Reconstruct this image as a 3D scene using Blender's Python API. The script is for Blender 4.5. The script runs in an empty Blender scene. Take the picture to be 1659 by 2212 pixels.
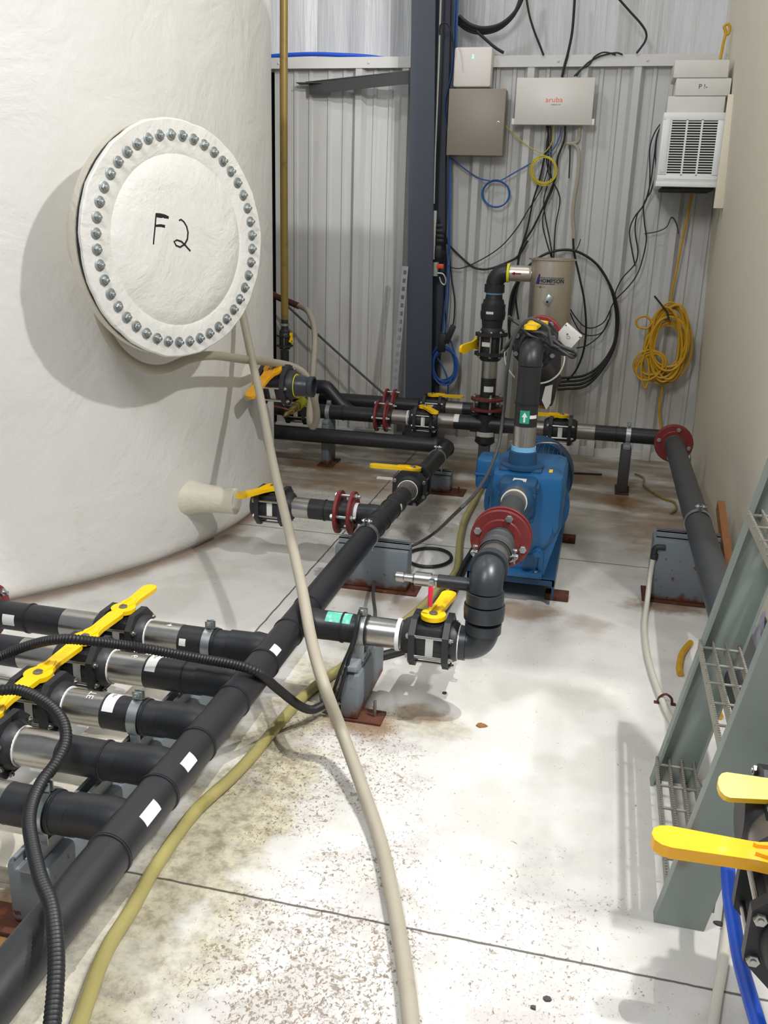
import bpy, bmesh, math, random
import numpy as np
from mathutils import Vector, Matrix, Euler
random.seed(7)
PI = math.pi
S = bpy.context.scene
COL = S.collection
R_ = math.radians

# ---------------------------------------------------------------- camera
FPX, IW, IH = 1960.0, 1659.0, 2212.0
YAW, PIT, ROL, CH = R_(13.03), R_(17.63), R_(1.76), 1.445
cf = Vector((-math.sin(YAW)*math.cos(PIT), math.cos(YAW)*math.cos(PIT), -math.sin(PIT)))
r0 = Vector((math.cos(YAW), math.sin(YAW), 0)); u0 = r0.cross(cf)
cr = math.cos(ROL)*r0 + math.sin(ROL)*u0
cu = -math.sin(ROL)*r0 + math.cos(ROL)*u0
CAM = Vector((0, 0, CH))
cd = bpy.data.cameras.new('camera'); co = bpy.data.objects.new('camera', cd); COL.objects.link(co)
m = Matrix((cr, cu, -cf)).transposed().to_4x4(); m.translation = CAM
co.matrix_world = m
cd.sensor_fit = 'VERTICAL'; cd.sensor_height = 24.0; cd.lens = 24.0*FPX/IH; cd.clip_start = 0.05; cd.clip_end = 60
S.camera = co

def P(px, py, x=None, y=None, z=None):
    """world point where the sight line of a photo pixel meets the plane x=, y= or z="""
    d = cr*((px-IW/2)/FPX) + cu*((IH/2-py)/FPX) + cf
    t = (z-CH)/d.z if z is not None else (y/d.y if y is not None else x/d.x)
    return CAM + d*t

# ---------------------------------------------------------------- light
S.view_settings.view_transform = 'Standard'; S.view_settings.look = 'None'
S.view_settings.gamma = 1.0; S.view_settings.exposure = 0.0
try: S.view_settings.use_curve_mapping = False
except Exception: pass
w = bpy.data.worlds.new('room_light'); S.world = w; w.use_nodes = True
w.node_tree.nodes['Background'].inputs[0].default_value = (0.86, 0.93, 1.0, 1)
w.node_tree.nodes['Background'].inputs[1].default_value = 0.28

def lamp(name, kind, loc, target, power, color=(1, 1, 1), **k):
    l = bpy.data.lights.new(name, kind); l.energy = power; l.color = color
    for a, b in k.items(): setattr(l, a, b)
    o = bpy.data.objects.new(name, l); COL.objects.link(o); o.location = loc
    o.rotation_euler = (Vector(target)-Vector(loc)).to_track_quat('-Z', 'Y').to_euler()
    return o
# lamp high at the right, under the added slab: throws the manway's and the elbow's shadows
lamp('key_lamp', 'POINT', (1.25, 1.75, 3.45), (0, 0, 0), 262, (1, .99, .97), shadow_soft_size=0.05)
lamp('back_fill_lamp', 'AREA', (-0.3, 4.6, 4.6), (-0.6, 4.4, 0), 13, (1, .98, .94), shape='DISK', size=0.9)  # added dim fill over the back of the room
# bare floodlight above the added slab, whose edge cuts its light on the floor
lamp('flood_lamp', 'POINT', (1.2, 1.8, 4.4), (0, 0, 0), 470, (1, .99, .97), shadow_soft_size=0.015)
# lamp high on the left that lights the back wall
lamp('wall_lamp', 'AREA', (-2.2, 3.4, 4.9), (-0.9, 6.1, 1.9), 30, (.93, .96, 1), shape='DISK', size=0.3)
lamp('front_fill_lamp', 'AREA', (-1.0, .1, 3.7), (.5, 3.2, 1.3), 78, (1, 1, 1), shape='RECTANGLE', size=0.5, size_y=1.2)  # added fill from the camera side, aimed at stair and right wall

# ---------------------------------------------------------------- materials
def lin(c):
    return tuple(((v/255)/12.92 if v/255 <= .04045 else ((v/255+.055)/1.055)**2.4) for v in c)
class NT:
    def __init__(s, name):
        s.m = bpy.data.materials.new(name); s.m.use_nodes = True
        s.t = s.m.node_tree; s.b = s.t.nodes['Principled BSDF']
    def n(s, kind, **k):
        o = s.t.nodes.new(kind)
        for a, b in k.items(): setattr(o, a, b)
        return o
    def l(s, a, b): s.t.links.new(a, b)
    def coord(s, sc=(1, 1, 1)):
        g = s.n('ShaderNodeNewGeometry'); mp = s.n('ShaderNodeMapping'); mp.inputs['Scale'].default_value = sc
        s.l(g.outputs['Position'], mp.inputs['Vector']); return mp.outputs[0]
    def noise(s, scale, detail=4, sc=(1, 1, 1), rough=.55, obj=False, dist=0.0):
        n = s.n('ShaderNodeTexNoise'); n.inputs['Scale'].default_value = scale
        n.inputs['Detail'].default_value = detail; n.inputs['Roughness'].default_value = rough
        n.inputs['Distortion'].default_value = dist
        if obj:
            tc = s.n('ShaderNodeTexCoord'); mp = s.n('ShaderNodeMapping'); mp.inputs['Scale'].default_value = sc
            s.l(tc.outputs['Object'], mp.inputs['Vector']); s.l(mp.outputs[0], n.inputs['Vector'])
        else: s.l(s.coord(sc), n.inputs['Vector'])
        return n.outputs['Fac']
    def ramp(s, v, a, b, lo=0., hi=1.):
        r = s.n('ShaderNodeMapRange'); r.interpolation_type = 'SMOOTHSTEP'
        for i, x in zip((1, 2, 3, 4), (a, b, lo, hi)): r.inputs[i].default_value = x
        s.l(v, r.inputs[0]); return r.outputs[0]
    def math(s, op, a, b=None):
        r = s.n('ShaderNodeMath', operation=op)
        for i, x in enumerate((a, b)):
            if x is None: continue
            if isinstance(x, (int, float)): r.inputs[i].default_value = x
            else: s.l(x, r.inputs[i])
        return r.outputs[0]
    def mix(s, f, a, b):
        r = s.n('ShaderNodeMix', data_type='RGBA')
        for i, x in ((0, f), (6, a), (7, b)):
            if isinstance(x, (int, float)): r.inputs[i].default_value = x
            elif isinstance(x, tuple): r.inputs[i].default_value = (*x[:3], 1)
            else: s.l(x, r.inputs[i])
        return r.outputs[2]
    def bump(s, h, strength=.2, dist=.01):
        b = s.n('ShaderNodeBump'); b.inputs['Strength'].default_value = strength; b.inputs['Distance'].default_value = dist
        s.l(h, b.inputs['Height']); s.l(b.outputs[0], s.b.inputs['Normal'])
    def col(s, c):
        if isinstance(c, tuple): s.b.inputs['Base Color'].default_value = (*c[:3], 1)
        else: s.l(c, s.b.inputs['Base Color'])
def mat(name, rgb, rough=.5, metal=0., var=.15, nscale=30., bump=0., dirt=None, dirt_amt=.5, dscale=12., spec=None, sc=(1, 1, 1)):
    t = NT(name); c = lin(rgb)
    n = t.noise(nscale, 4, sc)
    base = t.mix(n, tuple(v*(1-var) for v in c), tuple(min(1, v*(1+var)) for v in c))
    if dirt:
        d = t.ramp(t.noise(dscale, 6, sc), 1-dirt_amt, 1-dirt_amt+.18)
        base = t.mix(d, base, lin(dirt))
    t.col(base)
    t.b.inputs['Roughness'].default_value = rough; t.b.inputs['Metallic'].default_value = metal
    if spec is not None: t.b.inputs['Specular IOR Level'].default_value = spec
    if bump: t.bump(t.noise(nscale*1.5, 5, sc), bump, .004)
    return t.m
M = {}
M['black'] = mat('black_polyethylene', (33, 34, 37), .42, 0, .25, 14, .05, dirt=(56, 58, 60), dirt_amt=.38, dscale=9)
M['blackp'] = mat('black_valve_plastic', (38, 39, 42), .5, 0, .2, 60, .12)
M['pvc'] = mat('grey_pvc', (46, 50, 55), .36, 0, .15, 20, .03, dirt=(84, 86, 88), dirt_amt=.36, dscale=16)
M['gpipe'] = mat('grey_pipe', (64, 66, 68), .5, 0, .12, 20, .03, dirt=(88, 88, 86), dirt_amt=.33, dscale=10)
M['steel'] = mat('brushed_steel', (186, 183, 178), .28, 1, .12, 90, .05, sc=(1, 1, 1))
M['steeld'] = mat('worn_steel', (150, 143, 138), .42, .9, .18, 40, .05)
M['pot'] = mat('satin_stainless', (208, 200, 186), .36, .88, .12, 40, .03, sc=(6, 6, .3))
M['zinc'] = mat('zinc_plate', (178, 184, 184), .36, .9, .15, 40)
M['white'] = mat('white_tape', (232, 232, 228), .55, 0, .05)
M['sticker'] = mat('white_sticker', (226, 226, 222), .5, 0, .03)
M['ink'] = mat('black_ink', (22, 22, 24), .6, 0, .05)
M['inkb'] = mat('blue_ink', (44, 38, 120), .5)
M['orange'] = mat('orange_ink', (240, 110, 70), .5)
M['red_ink'] = mat('red_ink', (150, 20, 26), .5)
M['yellow'] = mat('yellow_handle', (248, 200, 8), .38, 0, .05, 20, dirt=(196, 146, 20), dirt_amt=.34, dscale=26)
M['yorange'] = mat('orange_yellow_handle', (246, 178, 30), .4, 0, .08, 20, dirt=(250, 190, 140), dirt_amt=.42, dscale=14)
M['ytape'] = mat('yellow_tape', (240, 236, 40), .5)
M['ygreen'] = mat('yellow_green_paint', (150, 150, 20), .55)
M['red'] = mat('red_iron', (120, 40, 38), .5, 0, .14, 30, .1, dirt=(96, 34, 30), dirt_amt=.4)
M['rust_red'] = mat('rusted_red_iron', (96, 38, 34), .7, 0, .25, 30, .2, dirt=(86, 52, 36), dirt_amt=.5)
M['redh'] = mat('red_vinyl', (232, 40, 74), .4)
M['blue'] = mat('blue_paint', (20, 86, 134), .36, 0, .1, 14, .05, dirt=(20, 66, 92), dirt_amt=.42, dscale=7)
M['dblue'] = mat('dark_blue_paint', (22, 68, 104), .45, 0, .15, 14, .05, dirt=(18, 56, 78), dirt_amt=.42, dscale=8)
M['bluetape'] = mat('blue_tape', (120, 176, 214), .5)
M['tan'] = mat('tan_hose', (168, 160, 142), .5, 0, .1, 12, dirt=(138, 126, 104), dirt_amt=.36, dscale=16)
M['olive'] = mat('olive_hose', (138, 114, 52), .35, 0, .14, 8, dirt=(112, 92, 36), dirt_amt=.45, dscale=14)
M['olive2'] = mat('yellow_clear_hose', (168, 158, 100), .28, 0, .12, 8, dirt=(140, 130, 72), dirt_amt=.45, dscale=8)
M['clear'] = mat('cloudy_hose', (206, 202, 188), .3, 0, .08, 8)
M['cblack'] = mat('black_cable', (24, 24, 26), .5, 0, .1)
M['cgrey'] = mat('dark_grey_cable', (62, 62, 62), .55, 0, .1)
M['cblue'] = mat('blue_cable', (46, 92, 160), .45, 0, .1)
M['bhose'] = mat('blue_hose', (20, 78, 190), .38, 0, .08, 10, dirt=(60, 110, 200), dirt_amt=.36, dscale=22)
M['cyel'] = mat('extension_cord', (196, 150, 30), .5, 0, .2, 30)
M['cyel2'] = mat('pale_yellow_cable', (196, 180, 60), .5, 0, .1)
M['column'] = mat('slate_paint', (62, 68, 80), .5, 0, .08, 6, .02)
M['brace'] = mat('dark_grey_steel', (66, 66, 68), .55, 0, .1, 12)
M['slot'] = mat('light_grey_steel', (140, 144, 148), .5, .3, .1, 12)
M['galv'] = mat('galvanised', (196, 196, 186), .4, .7, .1, 30)
M['boxw'] = mat('white_enclosure', (232, 226, 220), .45, 0, .03, 10)
M['boxt'] = mat('taupe_metal', (142, 134, 122), .45, .15, .05, 200)
M['sw'] = mat('pale_grey_metal', (212, 208, 202), .42, .1, .02, 200)
M['ac'] = mat('white_plastic', (232, 234, 232), .42, 0, .02, 10)
M['acd'] = mat('black_inside', (20, 18, 16), .8, 0, .3, 20)
M['foam'] = mat('white_foam', (214, 211, 206), .8, 0, .06, 14, .2, dirt=(196, 186, 180), dirt_amt=.36)
M['wood'] = mat('brown_wood', (150, 100, 58), .7, 0, .25, 10, .1, sc=(12, 2, 2))
M['stair'] = mat('grey_green_paint', (140, 150, 142), .5, 0, .08, 8, .05, dirt=(122, 100, 62), dirt_amt=.42, dscale=5)
M['grate'] = mat('grey_grate_paint', (150, 146, 134), .6, 0, .15, 40, .1, dirt=(120, 100, 74), dirt_amt=.4)
M['wrap'] = mat('grey_plastic_wrap', (150, 150, 160), .2, 0, .3, 22, .6, dirt=(210, 210, 216), dirt_amt=.4, dscale=20)
M['brass'] = mat('brass', (170, 150, 90), .35, .9)
M['paper'] = mat('paper_tag', (196, 194, 184), .7)
M['green'] = mat('green_sticker', (40, 150, 116), .5)
M['greenp'] = mat('pale_green_sticker', (90, 186, 160), .5, dirt=(190, 222, 214), dirt_amt=.48, dscale=40)
M['ored'] = mat('orange_red_plastic', (226, 72, 40), .4)
M['bottle'] = mat('amber_plastic', (176, 120, 24), .4)
t = NT('green_led'); t.col((0.1, .8, .3)); t.b.inputs['Emission Color'].default_value = (.2, 1, .3, 1); t.b.inputs['Emission Strength'].default_value = 2.5; M['led'] = t.m

# grey painted stand steel that rusts towards its welded foot
def stand_mat():
    t = NT('grey_stand_paint'); c = lin((112, 120, 126))
    base = t.mix(t.noise(9, 4), tuple(v*.86 for v in c), tuple(v*1.1 for v in c))
    g = t.n('ShaderNodeNewGeometry'); sx = t.n('ShaderNodeSeparateXYZ'); t.l(g.outputs['Position'], sx.inputs[0])
    h = t.math('ADD', sx.outputs[2], t.math('MULTIPLY', t.math('SUBTRACT', t.noise(22, 5), .5), .11))
    low = t.ramp(h, .012, .045, 1, 0)
    sp = t.ramp(t.noise(34, 6), .63, .7)
    f = t.math('MAXIMUM', low, sp)
    t.col(t.mix(f, base, t.mix(t.noise(40, 4), lin((70, 34, 20)), lin((122, 66, 34)))))
    t.b.inputs['Roughness'].default_value = .55; t.bump(t.noise(50, 4), .08, .004)
    return t.m
M['stand'] = stand_mat()
M['rust'] = mat('rusty_steel', (84, 46, 30), .85, 0, .35, 40, .35, dirt=(128, 72, 38), dirt_amt=.45, dscale=26)

def tank_mat(name, rgb, k=1.0):
    t = NT(name); c = lin(rgb)
    base = t.mix(t.noise(2.2, 5), tuple(v*.94 for v in c), c)
    d = t.ramp(t.noise(3.2, 8, (1, 1, .35)), .58, .78, 0, .24)
    base = t.mix(d, base, lin((196, 184, 160)))
    s2 = t.ramp(t.noise(60, 3), .73, .78, 0, .6)
    s2 = t.math('MULTIPLY', s2, t.ramp(t.noise(3, 3), .52, .6))
    base = t.mix(s2, base, lin((110, 100, 86)))
    t.col(base); t.b.inputs['Roughness'].default_value = .5
    h = t.math('ADD', t.math('MULTIPLY', t.noise(3.2*k, 6, dist=.6), 1.0), t.math('MULTIPLY', t.noise(34*k, 5), .14))
    t.bump(h, .55, .035)
    return t.m
M['tank'] = tank_mat('white_fibreglass', (228, 226, 221))
M['tank2'] = tank_mat('white_sprayed_foam', (232, 228, 220), 4)
M['cover'] = tank_mat('white_cover_fibreglass', (232, 230, 223), 1.6)
M['neck'] = tank_mat('cream_fibreglass', (218, 211, 194), 1.6)

def floor_mat():
    t = NT('painted_concrete')
    g = t.n('ShaderNodeNewGeometry'); sx = t.n('ShaderNodeSeparateXYZ'); t.l(g.outputs['Position'], sx.inputs[0])
    X, Y = sx.outputs[0], sx.outputs[1]
    warp = t.math('MULTIPLY', t.math('SUBTRACT', t.noise(5, 5), .5), .35)
    def blob(cx, cy, rx, ry, amt=1., soft=.5, nz=1.):
        a = t.math('DIVIDE', t.math('SUBTRACT', X, cx), rx); b = t.math('DIVIDE', t.math('SUBTRACT', Y, cy), ry)
        d = t.math('SQRT', t.math('ADD', t.math('MULTIPLY', a, a), t.math('MULTIPLY', b, b)))
        d = t.math('ADD', d, t.math('MULTIPLY', t.math('SUBTRACT', fine, .5), 2.2*nz))
        return t.ramp(d, 1-soft, 1+soft*.2, amt, 0)
    fine = t.noise(7, 7, rough=.65)
    base = t.mix(t.noise(1.6, 4), lin((206, 203, 196)), lin((226, 224, 219)))
    # layers of worn-through paint: paler grey under coat then brown scuffs
    worn = t.ramp(t.noise(3.4, 6), .46, .6, 0, 1)
    base = t.mix(t.math('MULTIPLY', worn, .35), base, lin((180, 176, 168)))
    # yellowish film along the header and at its left
    film = t.math('MAXIMUM', blob(-.80, 1.95, .17, 1.0, .8), blob(-1.05, 1.3, .5, .6, .6))
    film = t.math('MAXIMUM', film, blob(-.42, 2.42, .16, .13, .5))  # separate yellow-brown patch by the suction valve
    film = t.math('MAXIMUM', film, blob(.12, 1.15, .25, .22, .45))
    base = t.mix(film, base, t.mix(t.ramp(t.noise(26, 7, rough=.7), .35, .62), lin((134, 122, 88)), lin((198, 190, 160))))
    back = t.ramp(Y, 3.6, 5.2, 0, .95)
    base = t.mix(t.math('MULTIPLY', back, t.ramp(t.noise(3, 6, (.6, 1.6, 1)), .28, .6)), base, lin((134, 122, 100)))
    # brown scuff specks: chopped streaks, dense in the near aisle
    sp = t.noise(120, 6, (1.0, .75, 1), rough=.7, dist=.8); sp2 = t.noise(34, 7, (.8, 1.2, 1), rough=.75, dist=.5)
    zone = t.math('MAXIMUM', blob(-.42, 1.25, .42, .95, 1., .8), blob(.0, 1.55, .36, .6, .7, .8))
    zone = t.math('MAXIMUM', zone, blob(-.62, 2.1, .35, .5, .85))
    zone = t.math('MAXIMUM', zone, blob(-1.1, 4.6, .9, .8, .8))
    zone = t.math('MAXIMUM', zone, .34)
    th = t.math('SUBTRACT', .695, t.math('MULTIPLY', zone, .175))
    k = t.ramp(t.math('SUBTRACT', sp, th), 0, .05)
    k2 = t.ramp(t.math('SUBTRACT', sp2, t.math('ADD', th, .03)), 0, .05, 0, .8)
    grey = t.ramp(t.noise(5, 6, dist=.8), .5, .56, 0, .45)
    base = t.mix(t.math('MULTIPLY', grey, t.ramp(zone, .3, .7)), base, lin((186, 180, 178)))
    k = t.math('MAXIMUM', k, k2)
    base = t.mix(t.math('MULTIPLY', k, .85), base, t.mix(t.noise(9, 3), lin((92, 72, 54)), lin((142, 122, 98))))
    # rust stains round each stand foot, plus brown patches elsewhere on the floor
    rust = None
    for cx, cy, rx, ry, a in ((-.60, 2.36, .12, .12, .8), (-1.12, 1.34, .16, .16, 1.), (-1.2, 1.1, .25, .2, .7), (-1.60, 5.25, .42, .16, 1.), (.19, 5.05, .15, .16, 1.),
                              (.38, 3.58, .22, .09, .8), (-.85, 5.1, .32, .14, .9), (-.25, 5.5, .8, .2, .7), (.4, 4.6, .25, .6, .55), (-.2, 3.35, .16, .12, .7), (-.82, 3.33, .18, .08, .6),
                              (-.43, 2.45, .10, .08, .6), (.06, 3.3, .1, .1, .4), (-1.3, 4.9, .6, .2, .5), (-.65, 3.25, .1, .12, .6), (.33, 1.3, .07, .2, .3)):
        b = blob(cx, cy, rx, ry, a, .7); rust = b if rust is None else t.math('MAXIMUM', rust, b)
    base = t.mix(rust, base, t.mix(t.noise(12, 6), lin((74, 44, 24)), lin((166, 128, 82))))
    # thin dirt line at the tank's foot
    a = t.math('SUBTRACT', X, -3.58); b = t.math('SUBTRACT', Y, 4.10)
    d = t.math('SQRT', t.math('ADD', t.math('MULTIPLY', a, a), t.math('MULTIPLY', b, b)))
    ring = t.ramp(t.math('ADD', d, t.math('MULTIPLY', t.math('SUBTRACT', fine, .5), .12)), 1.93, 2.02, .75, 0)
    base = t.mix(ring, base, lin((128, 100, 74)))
    # saw-cut joints
    wob = t.math('MULTIPLY', t.math('SUBTRACT', t.noise(14, 4), .5), .010)
    jl = None
    for ax, v, hw in ((X, -1.135, .004), (Y, 1.569, .0035), (Y, 4.007, .004)):
        dd = t.math('ABSOLUTE', t.math('ADD', t.math('SUBTRACT', ax, v), wob))
        b = t.ramp(dd, hw*.5, hw*1.3, .85, 0); jl = b if jl is None else t.math('MAXIMUM', jl, b)
    base = t.mix(jl, base, lin((52, 44, 34)))
    t.col(base)
    t.l(t.ramp(t.noise(6, 5), .3, .7, .28, .55), t.b.inputs['Roughness'])
    t.bump(t.math('ADD', t.noise(18, 5), t.math('MULTIPLY', jl, -1.5)), .18, .006)
    return t.m
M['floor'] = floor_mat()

def liner_mat():
    t = NT('white_ribbed_steel')
    st = t.noise(14, 4, (1, 1, .12))
    base = t.mix(t.noise(1.5, 3), lin((186, 186, 184)), lin((202, 202, 200)))
    base = t.mix(t.ramp(st, .5, .72, 0, .3), base, lin((160, 158, 152)))
    g = t.n('ShaderNodeNewGeometry'); sx = t.n('ShaderNodeSeparateXYZ'); t.l(g.outputs['Position'], sx.inputs[0])
    lo = t.ramp(sx.outputs[2], 0, 1.1, .55, 0)
    base = t.mix(t.math('MULTIPLY', lo, t.ramp(t.noise(4, 5, (1, 1, .4)), .3, .65)), base, lin((162, 152, 128)))
    t.col(base); t.b.inputs['Roughness'].default_value = .42
    t.bump(st, .06, .004)
    return t.m
M['liner'] = liner_mat()
M['trim'] = mat('white_trim_steel', (204, 202, 198), .42, 0, .05, 8, .02)
def insul_mat():
    t = NT('vinyl_insulation')
    v = t.noise(26, 3, (1, 1, .05), dist=.3); v2 = t.noise(7, 4, (1, 1, .25))
    base = t.mix(v, lin((182, 183, 185)), lin((208, 208, 210)))
    base = t.mix(t.ramp(v2, .55, .8, 0, .4), base, lin((170, 170, 172)))
    t.col(base); t.b.inputs['Roughness'].default_value = .4
    t.bump(t.math('ADD', v, v2), .5, .02)
    return t.m
M['insul'] = insul_mat()
M['rwall'] = mat('cream_panel', (224, 216, 196), .6, 0, .04, 3, .05)
M['gapshade'] = mat('gap_shade', (36, 34, 32), .9, 0, .1)  # near-black colour stands in for the shade in the wall recess

# ---------------------------------------------------------------- mesh builder
def basis(ax, up=(0, 0, 1)):
    x = Vector(ax).normalized(); u = Vector(up)
    if abs(x.dot(u.normalized())) > .98: u = Vector((0, 1, 0))
    y = u.cross(x).normalized(); z = x.cross(y)
    return x, y, z
def catmull(pts, n=8, closed=False):
    pts = [Vector(p) for p in pts]; L = len(pts); out = []
    rng = range(L if closed else L-1)
    for i in rng:
        if closed: a, b, c, d = pts[(i-1) % L], pts[i], pts[(i+1) % L], pts[(i+2) % L]
        else: a, b, c, d = pts[max(i-1, 0)], pts[i], pts[i+1], pts[min(i+2, L-1)]
        for k in range(n):
            t = k/n
            out.append(.5*((2*b)+(c-a)*t+(2*a-5*b+4*c-d)*t*t+(3*b-a-3*c+d)*t**3))
    if not closed: out.append(pts[-1])
    return out
class MB:
    def __init__(s): s.v = []; s.f = []
    def add(s, vs, fs):
        o = len(s.v); s.v += [Vector(v) for v in vs]; s.f += [tuple(i+o for i in f) for f in fs]
    def box(s, a, b, ch=0.0):
        x0, y0, z0 = a; x1, y1, z1 = b
        if ch <= 0:
            s.add([(x, y, z) for x in (x0, x1) for y in (y0, y1) for z in (z0, z1)],
                  [(0, 1, 3, 2), (4, 6, 7, 5), (0, 4, 5, 1), (2, 3, 7, 6), (0, 2, 6, 4), (1, 5, 7, 3)]); return
        bm = bmesh.new(); bmesh.ops.create_cube(bm, size=1)
        for v in bm.verts:
            v.co = Vector(((x0+x1)/2+v.co.x*(x1-x0), (y0+y1)/2+v.co.y*(y1-y0), (z0+z1)/2+v.co.z*(z1-z0)))
        bmesh.ops.bevel(bm, geom=bm.edges[:], offset=ch, segments=2, affect='EDGES', profile=.5)
        bm.verts.index_update(); s.add([v.co.copy() for v in bm.verts], [tuple(v.index for v in f.verts) for f in bm.faces]); bm.free()
    def obox(s, a, b, wy, wz, up=(0, 0, 1)):
        """bar of section wy x wz from point a to point b"""
        a, b = Vector(a), Vector(b); x, y, z = basis(b-a, up)
        vs = [p+y*sy*wy/2+z*sz*wz/2 for p in (a, b) for sy in (-1, 1) for sz in (-1, 1)]
        s.add(vs, [(0, 1, 3, 2), (4, 6, 7, 5), (0, 4, 5, 1), (2, 3, 7, 6), (0, 2, 6, 4), (1, 5, 7, 3)])
    def lathe(s, o, ax, prof, n=32, caps=True, a0=0, a1=2*PI, up=(0, 0, 1)):
        """prof: (distance along axis, radius)"""
        o = Vector(o); x, y, z = basis(ax, up); vs = []; full = abs(a1-a0-2*PI) < 1e-6
        m_ = n if full else n+1
        for t, r in prof:
            for k in range(m_):
                a = a0+(a1-a0)*k/n; vs.append(o+x*t+y*r*math.cos(a)+z*r*math.sin(a))
        fs = []
        for i in range(len(prof)-1):
            for k in range(n):
                k2 = (k+1) % m_
                fs.append((i*m_+k, i*m_+k2, (i+1)*m_+k2, (i+1)*m_+k))
        if caps and full:
            fs.append(tuple(range(m_-1, -1, -1))); fs.append(tuple((len(prof)-1)*m_+k for k in range(m_)))
        s.add(vs, fs)
    def cyl(s, a, b, r, r2=None, n=24):
        a, b = Vector(a), Vector(b); s.lathe(a, b-a, [(0, r), ((b-a).length, r if r2 is None else r2)], n)
    def ring(s, o, ax, ro, ri, t, n=32):
        s.lathe(o, ax, [(0, ri), (0, ro), (t, ro), (t, ri), (0, ri)], n, caps=False)
    def tube(s, pts, r, sides=10, n=8, closed=False, smooth=True, corr=None, caps=True, taper=None, flat=None):
        p = catmull(pts, n, closed) if smooth else [Vector(q) for q in pts]
        if corr:
            pitch, amp = corr; q = [p[0]]; acc = 0; L = [0]
            for i in range(1, len(p)): L.append(L[-1]+(p[i]-p[i-1]).length)
            N = int(L[-1]/(pitch/4)); q = []
            j = 0
            for i in range(N+1):
                d = L[-1]*i/N
                while j < len(L)-2 and L[j+1] < d: j += 1
                u = (d-L[j])/max(1e-9, L[j+1]-L[j]); q.append(p[j].lerp(p[j+1], u))
            p = q
        N = len(p); T = []
        for i in range(N):
            a = p[i-1] if (i or closed) else p[0]; b = p[(i+1) % N] if (i < N-1 or closed) else p[-1]
            T.append((b-a).normalized())
        up = Vector((0, 0, 1)) if abs(T[0].z) < .9 else Vector((0, 1, 0))
        nrm = (up-T[0]*up.dot(T[0])).normalized(); vs = []
        for i in range(N):
            nrm = (nrm-T[i]*nrm.dot(T[i])).normalized(); bn = T[i].cross(nrm)
            rr = r if taper is None else r+(taper-r)*i/(N-1)
            if corr: rr = r-(corr[1] if i % 4 in (0,) else (corr[1]*.35 if i % 4 in (1, 3) else 0))
            for k in range(sides):
                a = 2*PI*k/sides
                vs.append(p[i]+nrm*rr*math.cos(a)*(flat or 1)+bn*rr*math.sin(a))
        fs = []
        for i in range(N if closed else N-1):
            j = (i+1) % N
            for k in range(sides):
                k2 = (k+1) % sides; fs.append((i*sides+k, i*sides+k2, j*sides+k2, j*sides+k))
        if caps and not closed:
            fs.append(tuple(range(sides-1, -1, -1))); fs.append(tuple((N-1)*sides+k for k in range(sides)))
        s.add(vs, fs)
    def prism(s, poly, o, ex, ey, ez, t):
        """poly of (u,v) on the plane o + u*ex + v*ey, pushed t along ez"""
        o, ex, ey, ez = map(Vector, (o, ex, ey, ez)); n = len(poly)
        vs = [o+ex*u+ey*v for u, v in poly]+[o+ex*u+ey*v+ez*t for u, v in poly]
        fs = [tuple(range(n-1, -1, -1)), tuple(range(n, 2*n))]+[(i, (i+1) % n, n+(i+1) % n, n+i) for i in range(n)]
        s.add(vs, fs)
    def ball(s, o, r, n=12, sc=(1, 1, 1)):
        pr = [(-math.cos(PI*i/n)*r*sc[2], max(1e-4, math.sin(PI*i/n)*r)) for i in range(n+1)]
        s.lathe(o, (0, 0, 1), pr, 16)
    def hexa(s, o, ax, r, t): s.lathe(o, ax, [(0, r*.94), (t*.1, r), (t*.9, r), (t, r*.9)], 6)
    def elbow(s, c, d1, d2, rad, r, n=10, sides=24, hub=None):
        """90 degree bend whose corner is c, legs towards d1 and d2"""
        c, d1, d2 = Vector(c), Vector(d1).normalized(), Vector(d2).normalized()
        o = c+(d1+d2)*rad
        pts = [o-d2*rad*math.cos(a)-d1*rad*math.sin(a) for a in [PI/2*i/n for i in range(n+1)]]
        s.tube(pts, r, sides, smooth=False)
        if hub:
            for d, p in ((d1, pts[0]), (d2, pts[-1])):
                s.lathe(p, d, [(-.004, r), (-.002, r+hub[0]), (hub[1], r+hub[0]), (hub[1], r*.9)], sides)
    def mesh(s, name):
        me = bpy.data.meshes.new(name); me.from_pydata([tuple(v) for v in s.v], [], s.f)
        bm = bmesh.new(); bm.from_mesh(me)
        bmesh.ops.recalc_face_normals(bm, faces=bm.faces[:])
        for f in bm.faces: f.smooth = True
        for e in bm.edges:
            e.smooth = not (len(e.link_faces) != 2 or e.calc_face_angle(0) > R_(32))
        bm.to_mesh(me); bm.free(); return me
    def build(s, name, mt, parent=None, label=None):
        me = s.mesh(name); me.materials.append(mt if not isinstance(mt, str) else M[mt])
        o = bpy.data.objects.new(name, me); COL.objects.link(o)
        if parent:
            o.parent = parent
        if label: o['label'] = label
        return o
def tag(o, label=None, cat=None, group=None, kind=None):
    if label: o['label'] = label
    if cat: o['category'] = cat
    if group: o['group'] = group
    if kind: o['kind'] = kind
    return o
def thing(name, label, cat, mtx=None, group=None):
    o = bpy.data.objects.new(name, None); COL.objects.link(o); o.empty_display_size = .05
    if mtx is not None: o.matrix_world = mtx
    return tag(o, label, cat, group)
def at(o, ax=(1, 0, 0), up=(0, 0, 1)):
    x, y, z = basis(ax, up); m_ = Matrix((x, y, z)).transposed().to_4x4(); m_.translation = Vector(o); return m_
def copy_tree(o, parent=None):
    c = o.copy(); COL.objects.link(c); c.parent = parent
    for ch in list(o.children): copy_tree(ch, c)
    return c
def put(proto, mtx, label, group=None, used=set()):
    if proto.name in used: o = copy_tree(proto)
    else: used.add(proto.name); o = proto
    o.matrix_world = mtx; o['label'] = label
    if group: o['group'] = group
    elif 'group' in o: del o['group']
    return o
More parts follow.
